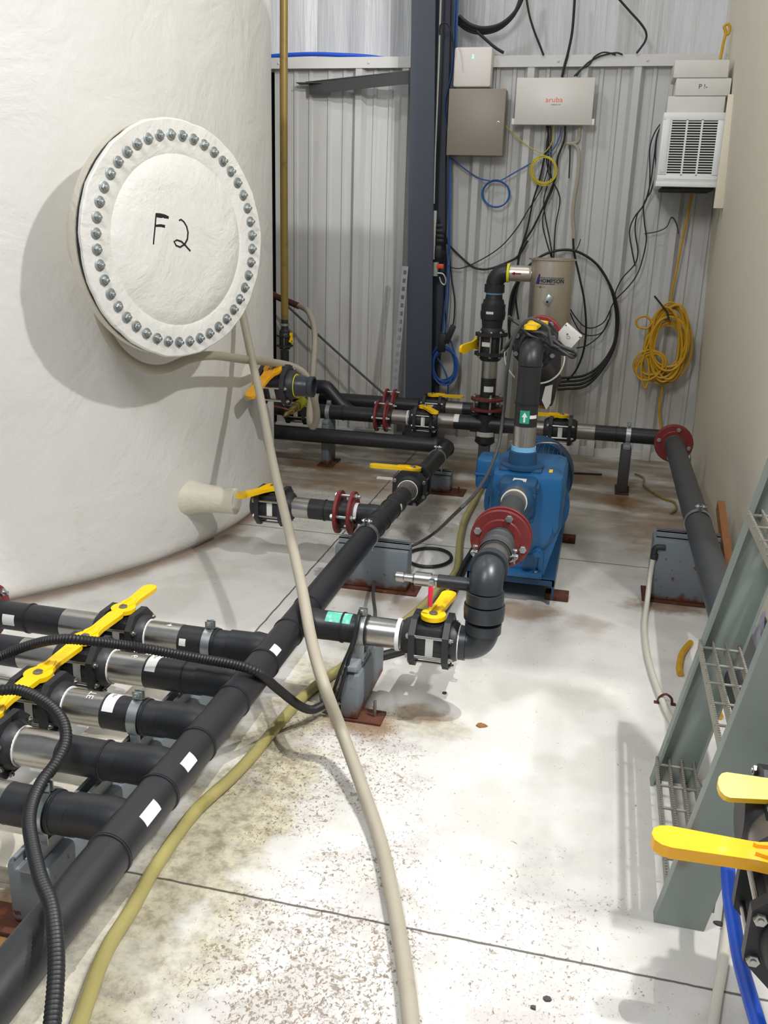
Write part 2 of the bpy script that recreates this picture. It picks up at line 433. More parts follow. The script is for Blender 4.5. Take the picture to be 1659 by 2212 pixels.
def single(name, label, cat, mb, mt, group=None):
    """a thing that is one mesh; its origin goes to the middle of its foot"""
    lo = Vector([min(v[i] for v in mb.v) for i in range(3)]); hi = Vector([max(v[i] for v in mb.v) for i in range(3)])
    c = Vector(((lo.x+hi.x)/2, (lo.y+hi.y)/2, lo.z)); mb.v = [v-c for v in mb.v]
    o = mb.build(name, mt); o.location = c
    return tag(o, label, cat, group)
def local(mb, o):
    """move a mesh written in world coordinates into the frame of its thing"""
    inv = o.matrix_world.inverted(); mb.v = [inv @ v for v in mb.v]; return mb
def struct(name, mb, mt):
    o = mb.build(name, mt); o['kind'] = 'structure'; return o
def text_mesh(txt, size, bold=False):
    cu_ = bpy.data.curves.new('t', 'FONT'); cu_.body = txt; cu_.size = size; cu_.align_x = 'CENTER'; cu_.align_y = 'CENTER'
    cu_.resolution_u = 2; cu_.extrude = 0.0
    if bold: cu_.offset = size*.02
    o = bpy.data.objects.new('t', cu_); COL.objects.link(o)
    dg = bpy.context.evaluated_depsgraph_get(); me = bpy.data.meshes.new_from_object(o.evaluated_get(dg))
    bm = bmesh.new(); bm.from_mesh(me); bmesh.ops.triangulate(bm, faces=bm.faces[:])
    bmesh.ops.subdivide_edges(bm, edges=[e for e in bm.edges if e.calc_length() > size*.35], cuts=1)
    vs = [v.co.copy() for v in bm.verts]; bm.verts.index_update(); fs = [tuple(v.index for v in f.verts) for f in bm.faces]
    bm.free(); bpy.data.objects.remove(o); bpy.data.curves.remove(cu_)
    return vs, fs
def text_flat(mb, txt, size, o, ex, ey, bold=False, sx=1.):
    vs, fs = text_mesh(txt, size, bold); o, ex, ey = Vector(o), Vector(ex).normalized(), Vector(ey).normalized()
    mb.add([o+ex*v.x*sx+ey*v.y for v in vs], fs)
def text_round(mb, txt, size, o, ax, r, a0, bold=False, sx=1., rot=0, sign=1):
    """text wrapped on a cylinder: o on the axis, a0 the angle of its middle"""
    vs, fs = text_mesh(txt, size, bold); o = Vector(o); x, y, z = basis(ax)
    out = []
    for v in vs:
        u, t_ = v.x*sx*math.cos(rot)-v.y*math.sin(rot), v.x*sx*math.sin(rot)+v.y*math.cos(rot)
        a = a0+sign*t_/r; out.append(o+x*u+y*r*math.cos(a)+z*r*math.sin(a))
    mb.add(out, fs)
def patch_round(mb, o, ax, r, t0, t1, a0, a1, th=.0008, n=8):
    """thin curved label on a cylinder"""
    o = Vector(o); x, y, z = basis(ax); vs = []
    for k in range(n+1):
        a = a0+(a1-a0)*k/n; d = y*math.cos(a)+z*math.sin(a)
        for rr in (r-.001, r+th):
            for t_ in (t0, t1): vs.append(o+x*t_+d*rr)
    fs = []
    for k in range(n):
        b = k*4; c = b+4
        fs += [(b+2, b+3, c+3, c+2), (b, c, c+1, b+1), (b, b+2, c+2, c), (b+1, c+1, c+3, b+3)]
    fs += [(0, 1, 3, 2), (n*4, n*4+2, n*4+3, n*4+1)]
    mb.add(vs, fs)

# ================================================================ the room
WY = 6.15; TOPZ = 2.437; WX = .635
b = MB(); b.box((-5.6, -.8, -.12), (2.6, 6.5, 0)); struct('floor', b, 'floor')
# back wall: ribbed steel liner, an extrusion of one profile
def rib_profile(x0, x1, majors):
    pts = []; x = x0
    evs = []
    for m_ in majors: evs.append((m_, .044, .092, .040))
    for a in range(len(majors)):
        b_ = majors[a]+.305
        for k in (1/3, 2/3): evs.append((majors[a]+.305*k, .010, .034, .018))
    evs.sort()
    pts.append((x0, 0))
    for m_, h, wb, wt in evs:
        if m_-wb/2 <= pts[-1][0] or m_+wb/2 >= x1: continue
        pts += [(m_-wb/2, 0), (m_-wt/2, -h), (m_+wt/2, -h), (m_+wb/2, 0)]
    pts.append((x1, 0)); return pts
def liner(mb, x0, x1, majors):
    pr = rib_profile(x0, x1, majors); n = len(pr)
    vs = [(x, WY+y, z) for x, y in pr for z in (0.0, TOPZ-.02)]+[(x1, WY+.03, 0), (x1, WY+.03, TOPZ-.02), (x0, WY+.03, 0), (x0, WY+.03, TOPZ-.02)]
    fs = [(2*i, 2*i+2, 2*i+3, 2*i+1) for i in range(n-1)]
    fs += [(2*n-2, 2*n, 2*n+1, 2*n-1), (2*n, 2*n+2, 2*n+3, 2*n+1), (2*n+2, 0, 1, 2*n+3)]
    mb.add(vs, fs)
b = MB(); liner(b, -2.245, -1.12, [-1.97+.305*k for k in range(3)]+[-2.2]); liner(b, -1.12, WX, [-.885, -.58, -.26, .05, .36])
struct('wall_back', b, 'liner')
b = MB(); b.box((-5.6, WY+.22, 0), (-2.25, WY+.3, TOPZ)); b.box((-2.9, WY+.05, 0), (-2.33, WY+.2, TOPZ)); struct('wall_back_recess', b, 'gapshade')
b = MB(); N = 120
vs = []; fs = []
for i in range(N+1):
    x = -5.6+(WX+.4+5.6)*i/N; yy = WY+.12+.028*math.sin(x*9)+.012*math.sin(x*31+1)
    vs += [(x, yy, TOPZ-.05), (x, yy+.03*math.sin(x*5), 3.2), (x, yy+.05, 4.6)]
for i in range(N): fs += [(3*i, 3*i+3, 3*i+4, 3*i+1), (3*i+1, 3*i+4, 3*i+5, 3*i+2)]
b.add(vs, fs); b.box((-5.6, WY+.30, TOPZ-.05), (WX+.4, WY+.33, 4.6)); struct('wall_back_upper', b, 'insul')
b = MB(); b.box((-2.32, WY-.045, TOPZ-.055), (-1.28, WY+.13, TOPZ)); b.box((-1.05, WY-.045, TOPZ-.055), (WX, WY+.13, TOPZ))
b.box((-2.32, WY-.05, TOPZ-.06), (-1.28, WY-.043, TOPZ+.004)); b.box((-1.05, WY-.05, TOPZ-.06), (WX, WY-.043, TOPZ+.004))
for x in (-2.2, -1.6, -.97, -.42, .1):
    b.lathe((x, WY-.05, TOPZ-.03), (0, -1, 0), [(0, .008), (.003, .008), (.006, .004)], 8)
struct('trim_1', b, 'trim')
b = MB(); b.box((-1.0, WY-.05, 0), (WX, WY+.01, .05)); b.box((-2.24, WY-.045, 0), (-1.3, WY+.01, .05))
for x in (-.58, -.1, .0, .36): b.box((x-.03, WY-.08, .0), (x+.02, WY-.03, .10), .004)
struct('baseboard_back', b, 'trim')
b = MB(); b.box((WX, 2.97, 0), (WX+.09, WY+.2, 4.4)); b.v = [v-Vector((.042*v.z-.012, 0, 0)) for v in b.v]; struct('wall_right', b, 'rwall')
# unseen slab added above the frame to cut the flood lamp's light
b = MB(); b.box((1.027, 1.2, 3.6), (2.4, 2.9, 3.64)); b.box((.10, 1.991, 3.6), (1.027, 2.9, 3.64)); struct('light_baffle', b, 'column')
b = MB(); b.box((WX-.105, 5.60, 1.58), (WX-.055, 5.63, 2.16), .002); tag(b.build('mounting_board', 'rwall'), 'cream board strip on the right wall beside the air conditioner', 'board')

# ================================================================ tanks
TC = Vector((-3.58, 4.10, 0)); TR = 1.94
tank = thing('storage_tank', 'huge white fibreglass storage tank with a bolted round manway, left side', 'tank', Matrix.Translation(TC))
b = MB(); pr = [(0, 1.905)]+[(.07-.07*math.cos(a), 1.885+.055*math.sin(a)) for a in [PI/2*k/5 for k in range(1, 6)]]
pr += [(z, TR) for z in (.4, .8, 1.3, 1.8, 2.3, 2.8, 3.0)]+[(3.1, 1.9), (3.25, 1.6), (3.4, .9), (3.45, .1)]
b.lathe((0, 0, 0), (0, 0, 1), pr, 128, up=(0, 1, 0)); b.build('shell', 'tank', tank)
TH = R_(-24.0); NV = Vector((math.cos(TH), math.sin(TH), 0)); TV = Vector((-NV.y, NV.x, 0)); ZC = 1.36
MC = TC+NV*(TR+.30)+Vector((0, 0, ZC))
b = MB(); oo = NV*(TR-.16)+Vector((0, 0, ZC))
b.lathe(oo, NV, [(0, .262), (.14, .262), (.34, .258), (.365, .285), (.378, .35), (.384, .405), (.390, .417), (.424, .417), (.426, .30)], 72, caps=False)
b.build('manway_neck', 'neck', tank)
b = MB(); b.ring(NV*(TR+.267)+Vector((0, 0, ZC)), NV, .414, .33, .011, 72); b.build('gasket', 'ink', tank)
for zz, yy, L, rr in ((.695, 4.1, .09, .062), (.255, 3.585, .21, .058)):
    sx_ = math.sqrt(TR**2-(yy-4.1)**2)
    b = MB(); b.lathe((sx_-.06, yy-4.1, zz), (1, 0, 0), ([(0, rr+.05), (.06, rr+.03), (.09, rr+.006)] if zz > .5 else [(0, .11), (.05, .082), (.09, .070), (.13, .063), (.17, .060), (.20, .059)])+[(.06+L, rr), (.06+L+.004, rr-.008)], 48); b.build('outlet_stub', 'neck', tank)

cov = thing('manway_cover', 'round white manway cover marked F2 with a ring of bolts, on the big tank', 'cover', at(MC, NV))
b = MB(); n = 96; prof = [(-.022, .30), (-.022, .414), (-.015, .418), (-.004, .417), (0, .412), (.001, .34), (.000, .31), (-.004, .300), (.003, .285), (.012, .265), (.016, .2), (.02, .12), (.022, .02)]
vs = []; fs = []
for i, (t_, r) in enumerate(prof):
    for k in range(n):
        a = 2*PI*k/n; j = 1+.0035*math.sin(7*a+1)+.003*math.sin(17*a)+.0025*math.sin(31*a) if i in (1, 2, 3, 4) else 1
        vs.append((t_, r*j*math.cos(a), r*j*math.sin(a)))
for i in range(len(prof)-1):
    for k in range(n): fs.append((i*n+k, i*n+(k+1) % n, (i+1)*n+(k+1) % n, (i+1)*n+k))
fs.append(tuple(range(n))); fs.append(tuple((len(prof)-1)*n+k for k in range(n)))
b.add(vs, fs); b.build('lid', 'cover', cov)
bolt_b = MB(); bolt_b.lathe((.001, 0, 0), (1, 0, 0), [(0, .0195), (.003, .0195), (.004, .017)], 20); bm1 = bolt_b.mesh('washer'); bm1.materials.append(M['zinc'])
bb = MB(); bb.hexa((.004, 0, 0), (1, 0, 0), .012, .010); bb.lathe((.013, 0, 0), (1, 0, 0), [(0, .0065), (.012, .0065), (.014, .005)], 12); bm2 = bb.mesh('bolt'); bm2.materials.append(M['zinc'])
for k in range(44):
    a = 2*PI*(k+.5)/44
    o = bpy.data.objects.new('bolt', bm2); COL.objects.link(o); o.parent = cov
    o.matrix_local = Matrix.Translation((0, .362*math.cos(a), .362*math.sin(a))) @ Euler((random.uniform(0, 1), random.uniform(-.05, .05), random.uniform(-.05, .05))).to_matrix().to_4x4()
    q = bpy.data.objects.new('washer', bm1); COL.objects.link(q); q.parent = o
# F2 in brush strokes; local y runs along TV, seen mirrored from outside, so map with u to the right
def stroke(mb, pts, wd):
    """pts in photo pixels laid on the dome plane"""
    inv = cov.matrix_world.inverted(); out = []
    for x, y in pts:
        d = cr*((x-IW/2)/FPX)+cu*((IH/2-y)/FPX)+cf; o = MC+NV*.019
        t_ = (o-CAM).dot(NV)/d.dot(NV); out.append(inv @ (CAM+d*t_))
    L = [Vector(p) for p in out]; vs = []; fs = []
    for i, p in enumerate(L):
        tn = (L[min(i+1, len(L)-1)]-L[max(i-1, 0)]).normalized(); s_ = Vector((1, 0, 0)).cross(tn).normalized()
        r2 = math.hypot(p.y, p.z); hx = .0225-.0075*(r2/.2)**1.3
        w_ = wd[i] if isinstance(wd, list) else wd
        for e in (-1, 1): q = p+s_*e*w_/2; vs += [Vector((hx-.006, q.y, q.z)), Vector((hx+.0015, q.y, q.z))]
    for i in range(len(L)-1):
        a = 4*i; c = a+4
        fs += [(a+1, a+3, c+3, c+1), (a, c, c+2, a+2), (a, a+1, c+1, c), (a+2, c+2, c+3, a+3)]
    fs += [(0, 2, 3, 1), (4*len(L)-4, 4*len(L)-3, 4*len(L)-1, 4*len(L)-2)]
    mb.add(vs, fs)
b = MB()
q = lambda l: [(130+x/3.53, 230+y/3.53) for x, y in l]
stroke(b, q([(732, 822), (727, 880), (720, 950), (714, 1010), (711, 1052)]), .006)
stroke(b, q([(728, 828), (760, 832), (795, 838), (826, 848)]), [.014, .016, .014, .009])
stroke(b, q([(728, 910), (765, 908), (797, 915)]), [.008, .010, .010])
stroke(b, q([(903, 870), (918, 862), (940, 880), (960, 915), (970, 960), (965, 1010), (945, 1050), (910, 1072), (880, 1060), (864, 1030), (885, 1018), (920, 1030), (950, 1060), (988, 1102)]), .006)
b.build('marking', 'ink', cov, 'black hand-painted F2')

# second, foam-coated tank at the right edge
T2 = Vector((3.02, 3.0, 0))
b = MB(); b.lathe((0, 0, 0), (0, 0, 1), [(0, 2.1), (.05, 2.14)]+[(z, 2.15) for z in (.5, 1, 1.6, 2.2, 3)]+[(3.2, 1.9), (3.4, .2)], 96, up=(0, 1, 0))
o = b.build('foam_coated_tank', 'tank2'); o.location = T2; tag(o, 'white foam-coated tank just showing behind the steel stair at the right edge', 'tank')

# ================================================================ prototypes
PR = .0445
def make_valve(r=PR, s=1.0, pl=.072):
    """axis x, stem z"""
    v = thing('ball_valve', 'x', 'valve')
    b = MB(); b.box((-.056, -.046*s, -.05*s), (.056, .046*s, .05*s), .012); b.lathe((-.056, 0, 0), (1, 0, 0), [(0, .054*s), (.112, .054*s)], 28)
    b.lathe((0, 0, .045*s), (0, 0, 1), [(0, .032), (.012, .032), (.016, .024), (.024, .022)], 20)
    b.build('body', 'blackp', v)
    h = pl*s; c = h*.48
    poly = [(-h, -h+c), (-h+c, -h), (h-c, -h), (h, -h+c), (h, h-c), (h-c, h), (-h+c, h), (-h, h-c)]
    for sg in (-1, 1):
        b = MB(); b.prism(poly, (sg*.048-.009, 0, 0), (0, 1, 0), (0, 0, 1), (1, 0, 0), .018)
        b.lathe((sg*.055, 0, 0), (sg, 0, 0), [(0, r+.014), (.012, r+.013), (.022, r+.008), (.028, r+.003)], 28)
        b.build('end_plate', 'blackp', v)
    for y_, z_ in ((-.86, .42), (-.86, -.42), (.86, .42), (.86, -.42), (-.36, -.88), (.36, -.88)):
        y_, z_ = y_*h, z_*h
        b = MB(); b.cyl((-.066, y_, z_), (.070, y_, z_), .0042, n=10)
        for q_, sg in ((.056, 1), (-.056, -1)): b.hexa((q_, y_, z_), (sg, 0, 0), .0088, .008)
        b.build('bolt', 'steel', v)
    b = MB(); patch_flat = b.box((-.010, -.0475*s-.0062, -.03), (.012, -.0475*s-.0072, .022)); b.build('sticker', 'sticker', v, 'white barcode sticker')
    return v
def make_handle_mesh(L=.185):
    b = MB()
    out = []
    # outline: round hub, waist, long flat bar with rounded tip (in plane u along the lever, v across)
    for k in range(13): a = PI*.30+(2*PI-PI*.60)*k/12; out.append((.036*math.cos(a), .036*math.sin(a)))
    out = [(.036*math.cos(a), .036*math.sin(a)) for a in [R_(42)+(R_(276))*k/16 for k in range(17)]]
    lower = [(.044, -.0205), (.066, -.0185), (L-.022, -.0225), (L-.011, -.0195), (L-.003, -.012)]
    upper = [(L, 0), (L-.003, .012), (L-.011, .0195), (L-.022, .0225), (.066, .0185), (.044, .0205)]
    poly = out+lower+upper
    b.prism(poly, (0, 0, 0), (1, 0, 0), (0, 1, 0), (0, 0, 1), .013)
    # raised rim ribs of the moulded lever
    b.prism([(-.0, .012), (.062, .006), (.066, .0095), (.03, .021)], (0, 0, .013), (1, 0, 0), (0, 1, 0), (0, 0, 1), .004)
    b.prism([(-.0, -.012), (.03, -.021), (.066, -.0095), (.062, -.006)], (0, 0, .013), (1, 0, 0), (0, 1, 0), (0, 0, 1), .004)
    return b
def add_handle(v, ang, z=.066, mt='yellow', L=.185):
    b = make_handle_mesh(L); h = b.build('handle', mt, v)
    h.matrix_local = Matrix.Translation((0, 0, z)) @ Matrix.Rotation(ang, 4, 'Z')
    c = MB(); c.lathe((0, 0, .013), (0, 0, 1), [(0, .013), (.004, .012), (.005, .006), (.008, .005)], 16); c.build('hub_cap', 'steeld', h, 'grey screw cap')
    return h
valve_p = make_valve(); add_handle(valve_p, PI/2)
_vl = set()
def valve(o, ax, up, label, hang=None, hmat=None, group=None, sc=1.0):
    used = 'first' in _vl; v = copy_tree(valve_p) if used else valve_p; _vl.add('first')
    v.matrix_world = at(o, ax, up) @ Matrix.Scale(sc, 4); v['label'] = label
    if group: v['group'] = group
    for c in v.children:
        if c.name.startswith('handle') and hang is not None:
            c.matrix_local = Matrix.Translation((0, 0, .066)) @ Matrix.Rotation(hang, 4, 'Z')
            if hmat:
                c.data = c.data.copy(); c.data.materials[0] = M[hmat]
    return v
def pipe(name, label, a, b_, r, mt, cat='pipe', beads=(), group=None, n=32, bh=.003, rings=()):
    """straight pipe from a to b with weld beads at distances from a; rings: (distance, length, material, name)"""
    a, b_ = Vector(a), Vector(b_); L = (b_-a).length; t = thing(name, label, cat, at(a, b_-a), group)
    pr = [(0, r*.86), (0, r)]
    for d in sorted(beads):
        pr += [(d-.004, r), (d-.003, r+bh), (d-.0005, r+bh), (d, r+.0004), (d+.0005, r+bh), (d+.003, r+bh), (d+.004, r)]
    pr += [(L, r), (L, r*.86)]
    mb = MB(); mb.lathe((0, 0, 0), (1, 0, 0), pr, n); mb.build('barrel', mt, t)
    for d, l_, mt2, nm in rings:
        mb = MB(); mb.lathe((d, 0, 0), (1, 0, 0), [(0, r), (0, r+.0018), (l_, r+.0018), (l_, r)], n, caps=False); mb.build(nm, mt2, t)
    return t
def lab(t, r, t0, t1, a0, a1, mt='sticker', txt=None, ink='ink'):
    mb = MB(); patch_round(mb, (0, 0, 0), (1, 0, 0), r, t0, t1, a0, a1); s_ = mb.build('sticker', mt, t)
    if txt:
        mb = MB()
        for (tx, size, du, da, rot) in txt: text_round(mb, tx, size, ((t0+t1)/2+du, 0, 0), (1, 0, 0), r+.0014, (a0+a1)/2+da, False, 1, rot)
        mb.build('lettering', ink, s_)
    return s_
def flange_pair(o, ax, label, r=.095, gap=.03, mt='red', nb=4, a0=PI/4, group=None, up=(0, 0, 1), blen=.03):
    t = thing('flange_pair', label, 'flange', at(o, ax, up), group)
    for sg in (-1, 1):
        b = MB(); x0 = sg*gap/2
        b.lathe((x0, 0, 0), (sg, 0, 0), [(0, PR+.012), (0, r-.002), (.002, r), (.013, r), (.015, r-.003), (.015, r*.70), (.019, r*.66), (.019, PR+.001), (0, PR+.001)], 40, caps=False)
        b.build('flange', mt, t)
    for k in range(nb):
        a = a0+2*PI*k/nb; y_, z_ = r*.79*math.cos(a), r*.79*math.sin(a); L = gap/2+.015
        b = MB(); b.cyl((-L-.014, y_, z_), (L+blen*.8, y_, z_), .0062, n=10)
        for sg in (-1, 1): b.hexa((sg*L, y_, z_), (sg, 0, 0), .0125, .011)
        b.build('bolt', 'zinc', t)
    b = MB(); b.lathe((-gap/2, 0, 0), (1, 0, 0), [(0, PR+.010), (gap, PR+.010)], 32); b.build('gasket_core', 'black', t)
    return t
def clamp(o, ax, label, down=.055, r=PR, wd=.026, group=None, up=(0, 0, 1)):
    """two-piece strut clamp round a pipe"""
    t = thing('pipe_clamp', label, 'clamp', at(o, ax, up), group)
    for sg in (-1, 1):
        pts = [(sg*(r+.002)*math.sin(a), (r+.002)*math.cos(a)) for a in [R_(4)+R_(140)*k/12 for k in range(13)]]
        pts = [(sg*.005, r+.026)]+[(sg*.005, r+.006)]+pts+[(pts[-1][0], -down)]
        b = MB(); vs = []; fs = []
        for i, (y_, z_) in enumerate(pts):
            a, c = pts[max(i-1, 0)], pts[min(i+1, len(pts)-1)]
            tx, tz = c[0]-a[0], c[1]-a[1]; l_ = math.hypot(tx, tz); nx, nz = -tz/l_*sg, tx/l_*sg
            for e in (0, .003):
                for x_ in (-wd/2, wd/2): vs.append((x_, y_-nx*(-e) if False else y_+nx*e, z_+nz*e))
        for i in range(len(pts)-1):
            p_, q_ = 4*i, 4*i+4
            fs += [(p_+2, p_+3, q_+3, q_+2), (p_, q_, q_+1, p_+1), (p_, p_+2, q_+2, q_), (p_+1, q_+1, q_+3, p_+3)]
        fs += [(0, 1, 3, 2), tuple(4*len(pts)-4+k for k in (0, 2, 3, 1))]
        b.add(vs, fs); b.build('half_band', 'zinc', t)
    b = MB(); b.cyl((0, -.022, r+.018), (0, .02, r+.018), .0035, n=10); b.hexa((0, -.008, r+.018), (0, -1, 0), .0085, .007); b.hexa((0, .008, r+.018), (0, 1, 0), .0085, .007)
    b.build('bolt', 'zinc', t); return t
def label_white_ring(t, d, l_=.008, r=PR, mt='white', nm='tape_ring'):
    mb = MB(); mb.lathe((d, 0, 0), (1, 0, 0), [(0, r), (0, r+.004), (l_, r+.003), (l_, r)], 32, caps=False); mb.build(nm, mt, t)

# ================================================================ header and its branches
HX = -.825
def hz(y): return .272 if y < 3.3 else .272-(y-3.3)*.0379
hdr = thing('header_pipe', 'long thick black header pipe running along the floor to the far elbow', 'pipe', Matrix.Translation((HX, .3, .272)))
b = MB()
BR = [(2.24, 'row1'), (2.03, 'row2'), (1.81, 'row3'), (1.613, 'row4'), (1.415, 'row5')]
ys = [1.31, 1.515, 1.71, 1.92, 2.135, 2.345, 2.53, 3.30, 3.50, 3.69]
def header_prof(y0, y1, beads, r=PR):
    pr = [(0, r*.86), (0, r)]
    for y in beads:
        d = y-y0; pr += [(d-.005, r), (d-.004, r+.003), (d-.001, r+.003), (d, r+.0004), (d+.001, r+.003), (d+.004, r+.003), (d+.005, r)]
    return pr+[(y1-y0, r), (y1-y0, r*.86)]
b.lathe((HX, -.35, .272), (0, 1, 0), header_prof(-.35, 3.3, ys[:-3]), 40)
p0, p1 = Vector((HX, 3.3, .272)), Vector((HX, 3.93, hz(3.93)))
b.lathe(p0, p1-p0, header_prof(3.3, 3.93, [3.40, 3.5, 3.69, 3.80]), 40)
for y in (1.415, 1.613, 1.81, 2.03, 2.24):
    b.lathe((HX-.02, y, .262), (-1, 0, 0), [(0, PR), (.04, PR+.005), (.055, PR+.001), (.12, PR), (.12, PR*.8)], 32)
b.lathe((HX, 2.44, .268), (1, 0, 0), [(0, PR), (.055, PR+.004), (.065, PR+.001), (.11, PR), (.11, PR*.8)], 32)
b.lathe((HX, 3.58, .258), (-1, 0, 0), [(0, PR), (.055, PR+.004), (.065, PR+.001), (.11, PR), (.11, PR*.8)], 32)
local(b, hdr).build('barrel', 'black', hdr)
for px, py, dx, mt in ((322, 1765, .03, 'sticker'), (407, 1655, .024, 'sticker'), (597, 1410, .022, 'sticker'), (860, 1101, .016, 'sticker')):
    p = P(px, py, x=HX+.03)
    yy = p.y; a0 = math.atan2(p.z-.272, .0445)
    mb = MB(); a_mid = max(-.6, min(.9, math.asin(max(-.95, min(.95, (P(px, py, x=HX+.038).z-hz(yy))/PR)))))
    # axis along +y: basis() gives y-dir = up x axis
    X_, Y_, Z_ = basis((0, 1, 0)); d = Vector((math.cos(a_mid), 0, math.sin(a_mid)))
    ang = math.atan2(d.dot(Z_), d.dot(Y_)); patch_round(mb, (HX, yy-dx, hz(yy)), (0, 1, 0), PR, 0, 2*dx, ang-.3, ang+.3)
    local(mb, hdr).build('sticker', mt, hdr, 'torn white sticker')

rows = ('topmost', 'second from the tank', 'third from the tank', 'fourth from the tank', 'nearest the camera')
rn = ('farthest back', 'second from the back', 'middle', 'second from the front', 'nearest')
for i, ((y, _), nm) in enumerate(zip(BR, rn)):
    z = .258; bl = [.06]
    t = pipe('branch_pipe', '%s of the five black branch pipes entering the header from the left' % nm, (-1.118, y, z), (HX-.13, y, z), PR*.985, 'black', beads=[.112], group='branch pipes off the header')
    if i in (1, 2):
        lab(t, PR*.985, .008, .038, R_(60), R_(150), txt=[('+GF+', .012, 0, -.45, PI/2)])
    if i == 0: lab(t, PR*.985, .010, .03, R_(150), R_(178))
    t = pipe('steel_nipple', 'steel nipple on the %s branch, between its valve and black pipe' % nm, (-1.226, y, z), (-1.116, y, z), PR, 'steel', 'pipe fitting', group='steel nipples on the branches')
    label_white_ring(t, .0, .007)
    if i == 1: label_white_ring(t, -.003, .003, PR+.002, 'bluetape', 'blue_ring')
    if i in (0, 1, 2):
        mb = MB(); text_round(mb, ('4', '6', 'TE')[i], .026, (.075, 0, 0), (1, 0, 0), PR+.0012, R_(100), False, 1, PI/2)
        mb.build('marking', 'white', t, 'pale hand-written mark')
    if i < 4:
        v = valve((-1.304, y, z), (1, 0, 0), (0, 0, 1), 'black valve with yellow lever on the %s branch' % nm, PI/2, group='ball valves on the branches')
        if i == 2:
            for c in v.children:
                if c.name.startswith('handle'):
                    mb = MB(); text_flat(mb, 'V32', .024, (.13, 0, .0134), (1, 0, 0), (0, 1, 0)); mb.build('marking', 'yorange', c, 'moulded lettering')
        t = pipe('steel_nipple', 'steel nipple left of the valve on the %s branch' % nm, (-1.50, y, z), (-1.385, y, z), PR, 'steel', 'pipe fitting', group='steel nipples left of the branch valves')
        t = pipe('branch_pipe', 'black pipe left of the valve on the %s branch, towards the tank' % nm, (-2.05, y, z), (-1.502, y, z), PR*.985, 'black', beads=[.43], group='pipes left of the branch valves')
        if i == 0: lab(t, PR*.985, .36, .40, R_(150), R_(195))
    if i in (0, 2, 4):
        clamp((-1.027, y, z), (1, 0, 0), 'zinc strut clamp around the %s branch pipe' % nm, .062, group='clamps on the branch pipes')
flange_pair((-1.785, 2.24, .258), (1, 0, 0), 'dark red bolted flange at the left edge in front of the tank', .090)
# strut and its beam
t = thing('pipe_stand', 'long low grey beam with slotted strut under the five branch pipes', 'stand', Matrix.Translation((-1.04, 1.85, 0)))
b = MB(); b.box((-.055, -.50, .012), (.045, .50, .165), .012); b.build('beam', 'stand', t)
b = MB()
for x in (-.020, .016): b.box((x, -.52, .170), (x+.004, .56, .20))
b.box((-.02, -.52, .166), (.02, .56, .170)); b.box((-.016, -.52, .197), (-.010, .56, .201)); b.box((.010, -.52, .197), (.016, .56, .201))
b.build('strut_channel', 'slot', t)
for yy in (-.49, .47):
    b = MB(); b.box((-.13, yy-.04, 0), (.06, yy+.04, .012), .002); b.build('foot_plate', 'rust', t)
b = MB(); b.box((-1.30, 1.46, 0), (-1.12, 2.32, .05), .004); b.box((-1.31, 1.45, .05), (-1.11, 2.33, .056)); single('floor_tray', 'cream low tray on the floor under the branch pipes', 'tray', b, 'neck')

# branch to the pump (middle) ------------------------------------
BY, BZ = 2.44, .268
xm = lambda px, py: P(px, py, y=BY).x
t = pipe('suction_pipe', 'black pipe with green arrow sticker from the header towards the pump valve', (HX+.105, BY, BZ), (xm(800, 1362), BY, BZ), PR, 'black', beads=[.04, .115])
sb = lab(t, PR, -.01, .068, R_(85), R_(140), 'greenp')
t = pipe('steel_nipple', 'wide steel nipple between the clamp and the pump suction valve', (xm(797, 1362), BY, BZ), (xm(866, 1372), BY, BZ), PR, 'steel', 'pipe fitting')
label_white_ring(t, (xm(866, 1372)-xm(797, 1362))-.010, .012, PR+.001)
clamp((xm(783, 1375), BY, BZ), (1, 0, 0), 'zinc clamp on the pipe beside the pump suction valve', .09)
valve((-.405, BY, BZ), (1, 0, 0), (0, 0, 1), 'black suction valve with yellow lever, low in front of the pump', R_(84), sc=1.04)
e = thing('pvc_elbow', 'grey plastic elbow turning up from the suction valve', 'pipe fitting', Matrix.Translation((-.256, BY, BZ)))
b = MB(); b.elbow((0, 0, 0), (-1, 0, 0), (0, 0, 1), .046, PR+.002); b.lathe((-.046, 0, 0), (-1, 0, 0), [(0, PR), (0, PR+.007), (.030, PR+.007), (.03, PR)], 32); b.lathe((0, 0, .046), (0, 0, 1), [(0, PR), (0, PR+.009), (.03, PR+.009), (.034, PR)], 32); b.build('bend', 'pvc', e)
b = MB(); b.lathe((-.077, 0, 0), (1, 0, 0), [(0, PR+.003), (0, PR+.010), (.012, PR+.009), (.012, PR+.003)], 32, caps=False); b.build('tape_ring', 'foam', e)
b = MB(); b.box((.01, -PR-.0035, -.03), (.03, -PR-.0025, -.018)); b.build('sticker', 'sticker', e)
u = thing('pvc_union', 'grey plastic union with ribbed nut between the two grey elbows', 'pipe fitting', Matrix.Translation((-.256, BY, .352)))
b = MB(); b.lathe((0, 0, 0), (0, 0, 1), [(0, PR-.002), (.05, PR-.002)], 32); b.lathe((0, 0, .004), (0, 0, 1), [(0, PR), (0, PR+.014), (.03, PR+.016), (.044, PR+.015), (.046, PR)], 32); b.build('union_nut', 'pvc', u)
e = thing('pvc_elbow', 'grey plastic upper elbow turning from the union towards the pump', 'pipe fitting', Matrix.Translation((-.256, BY, .49)))
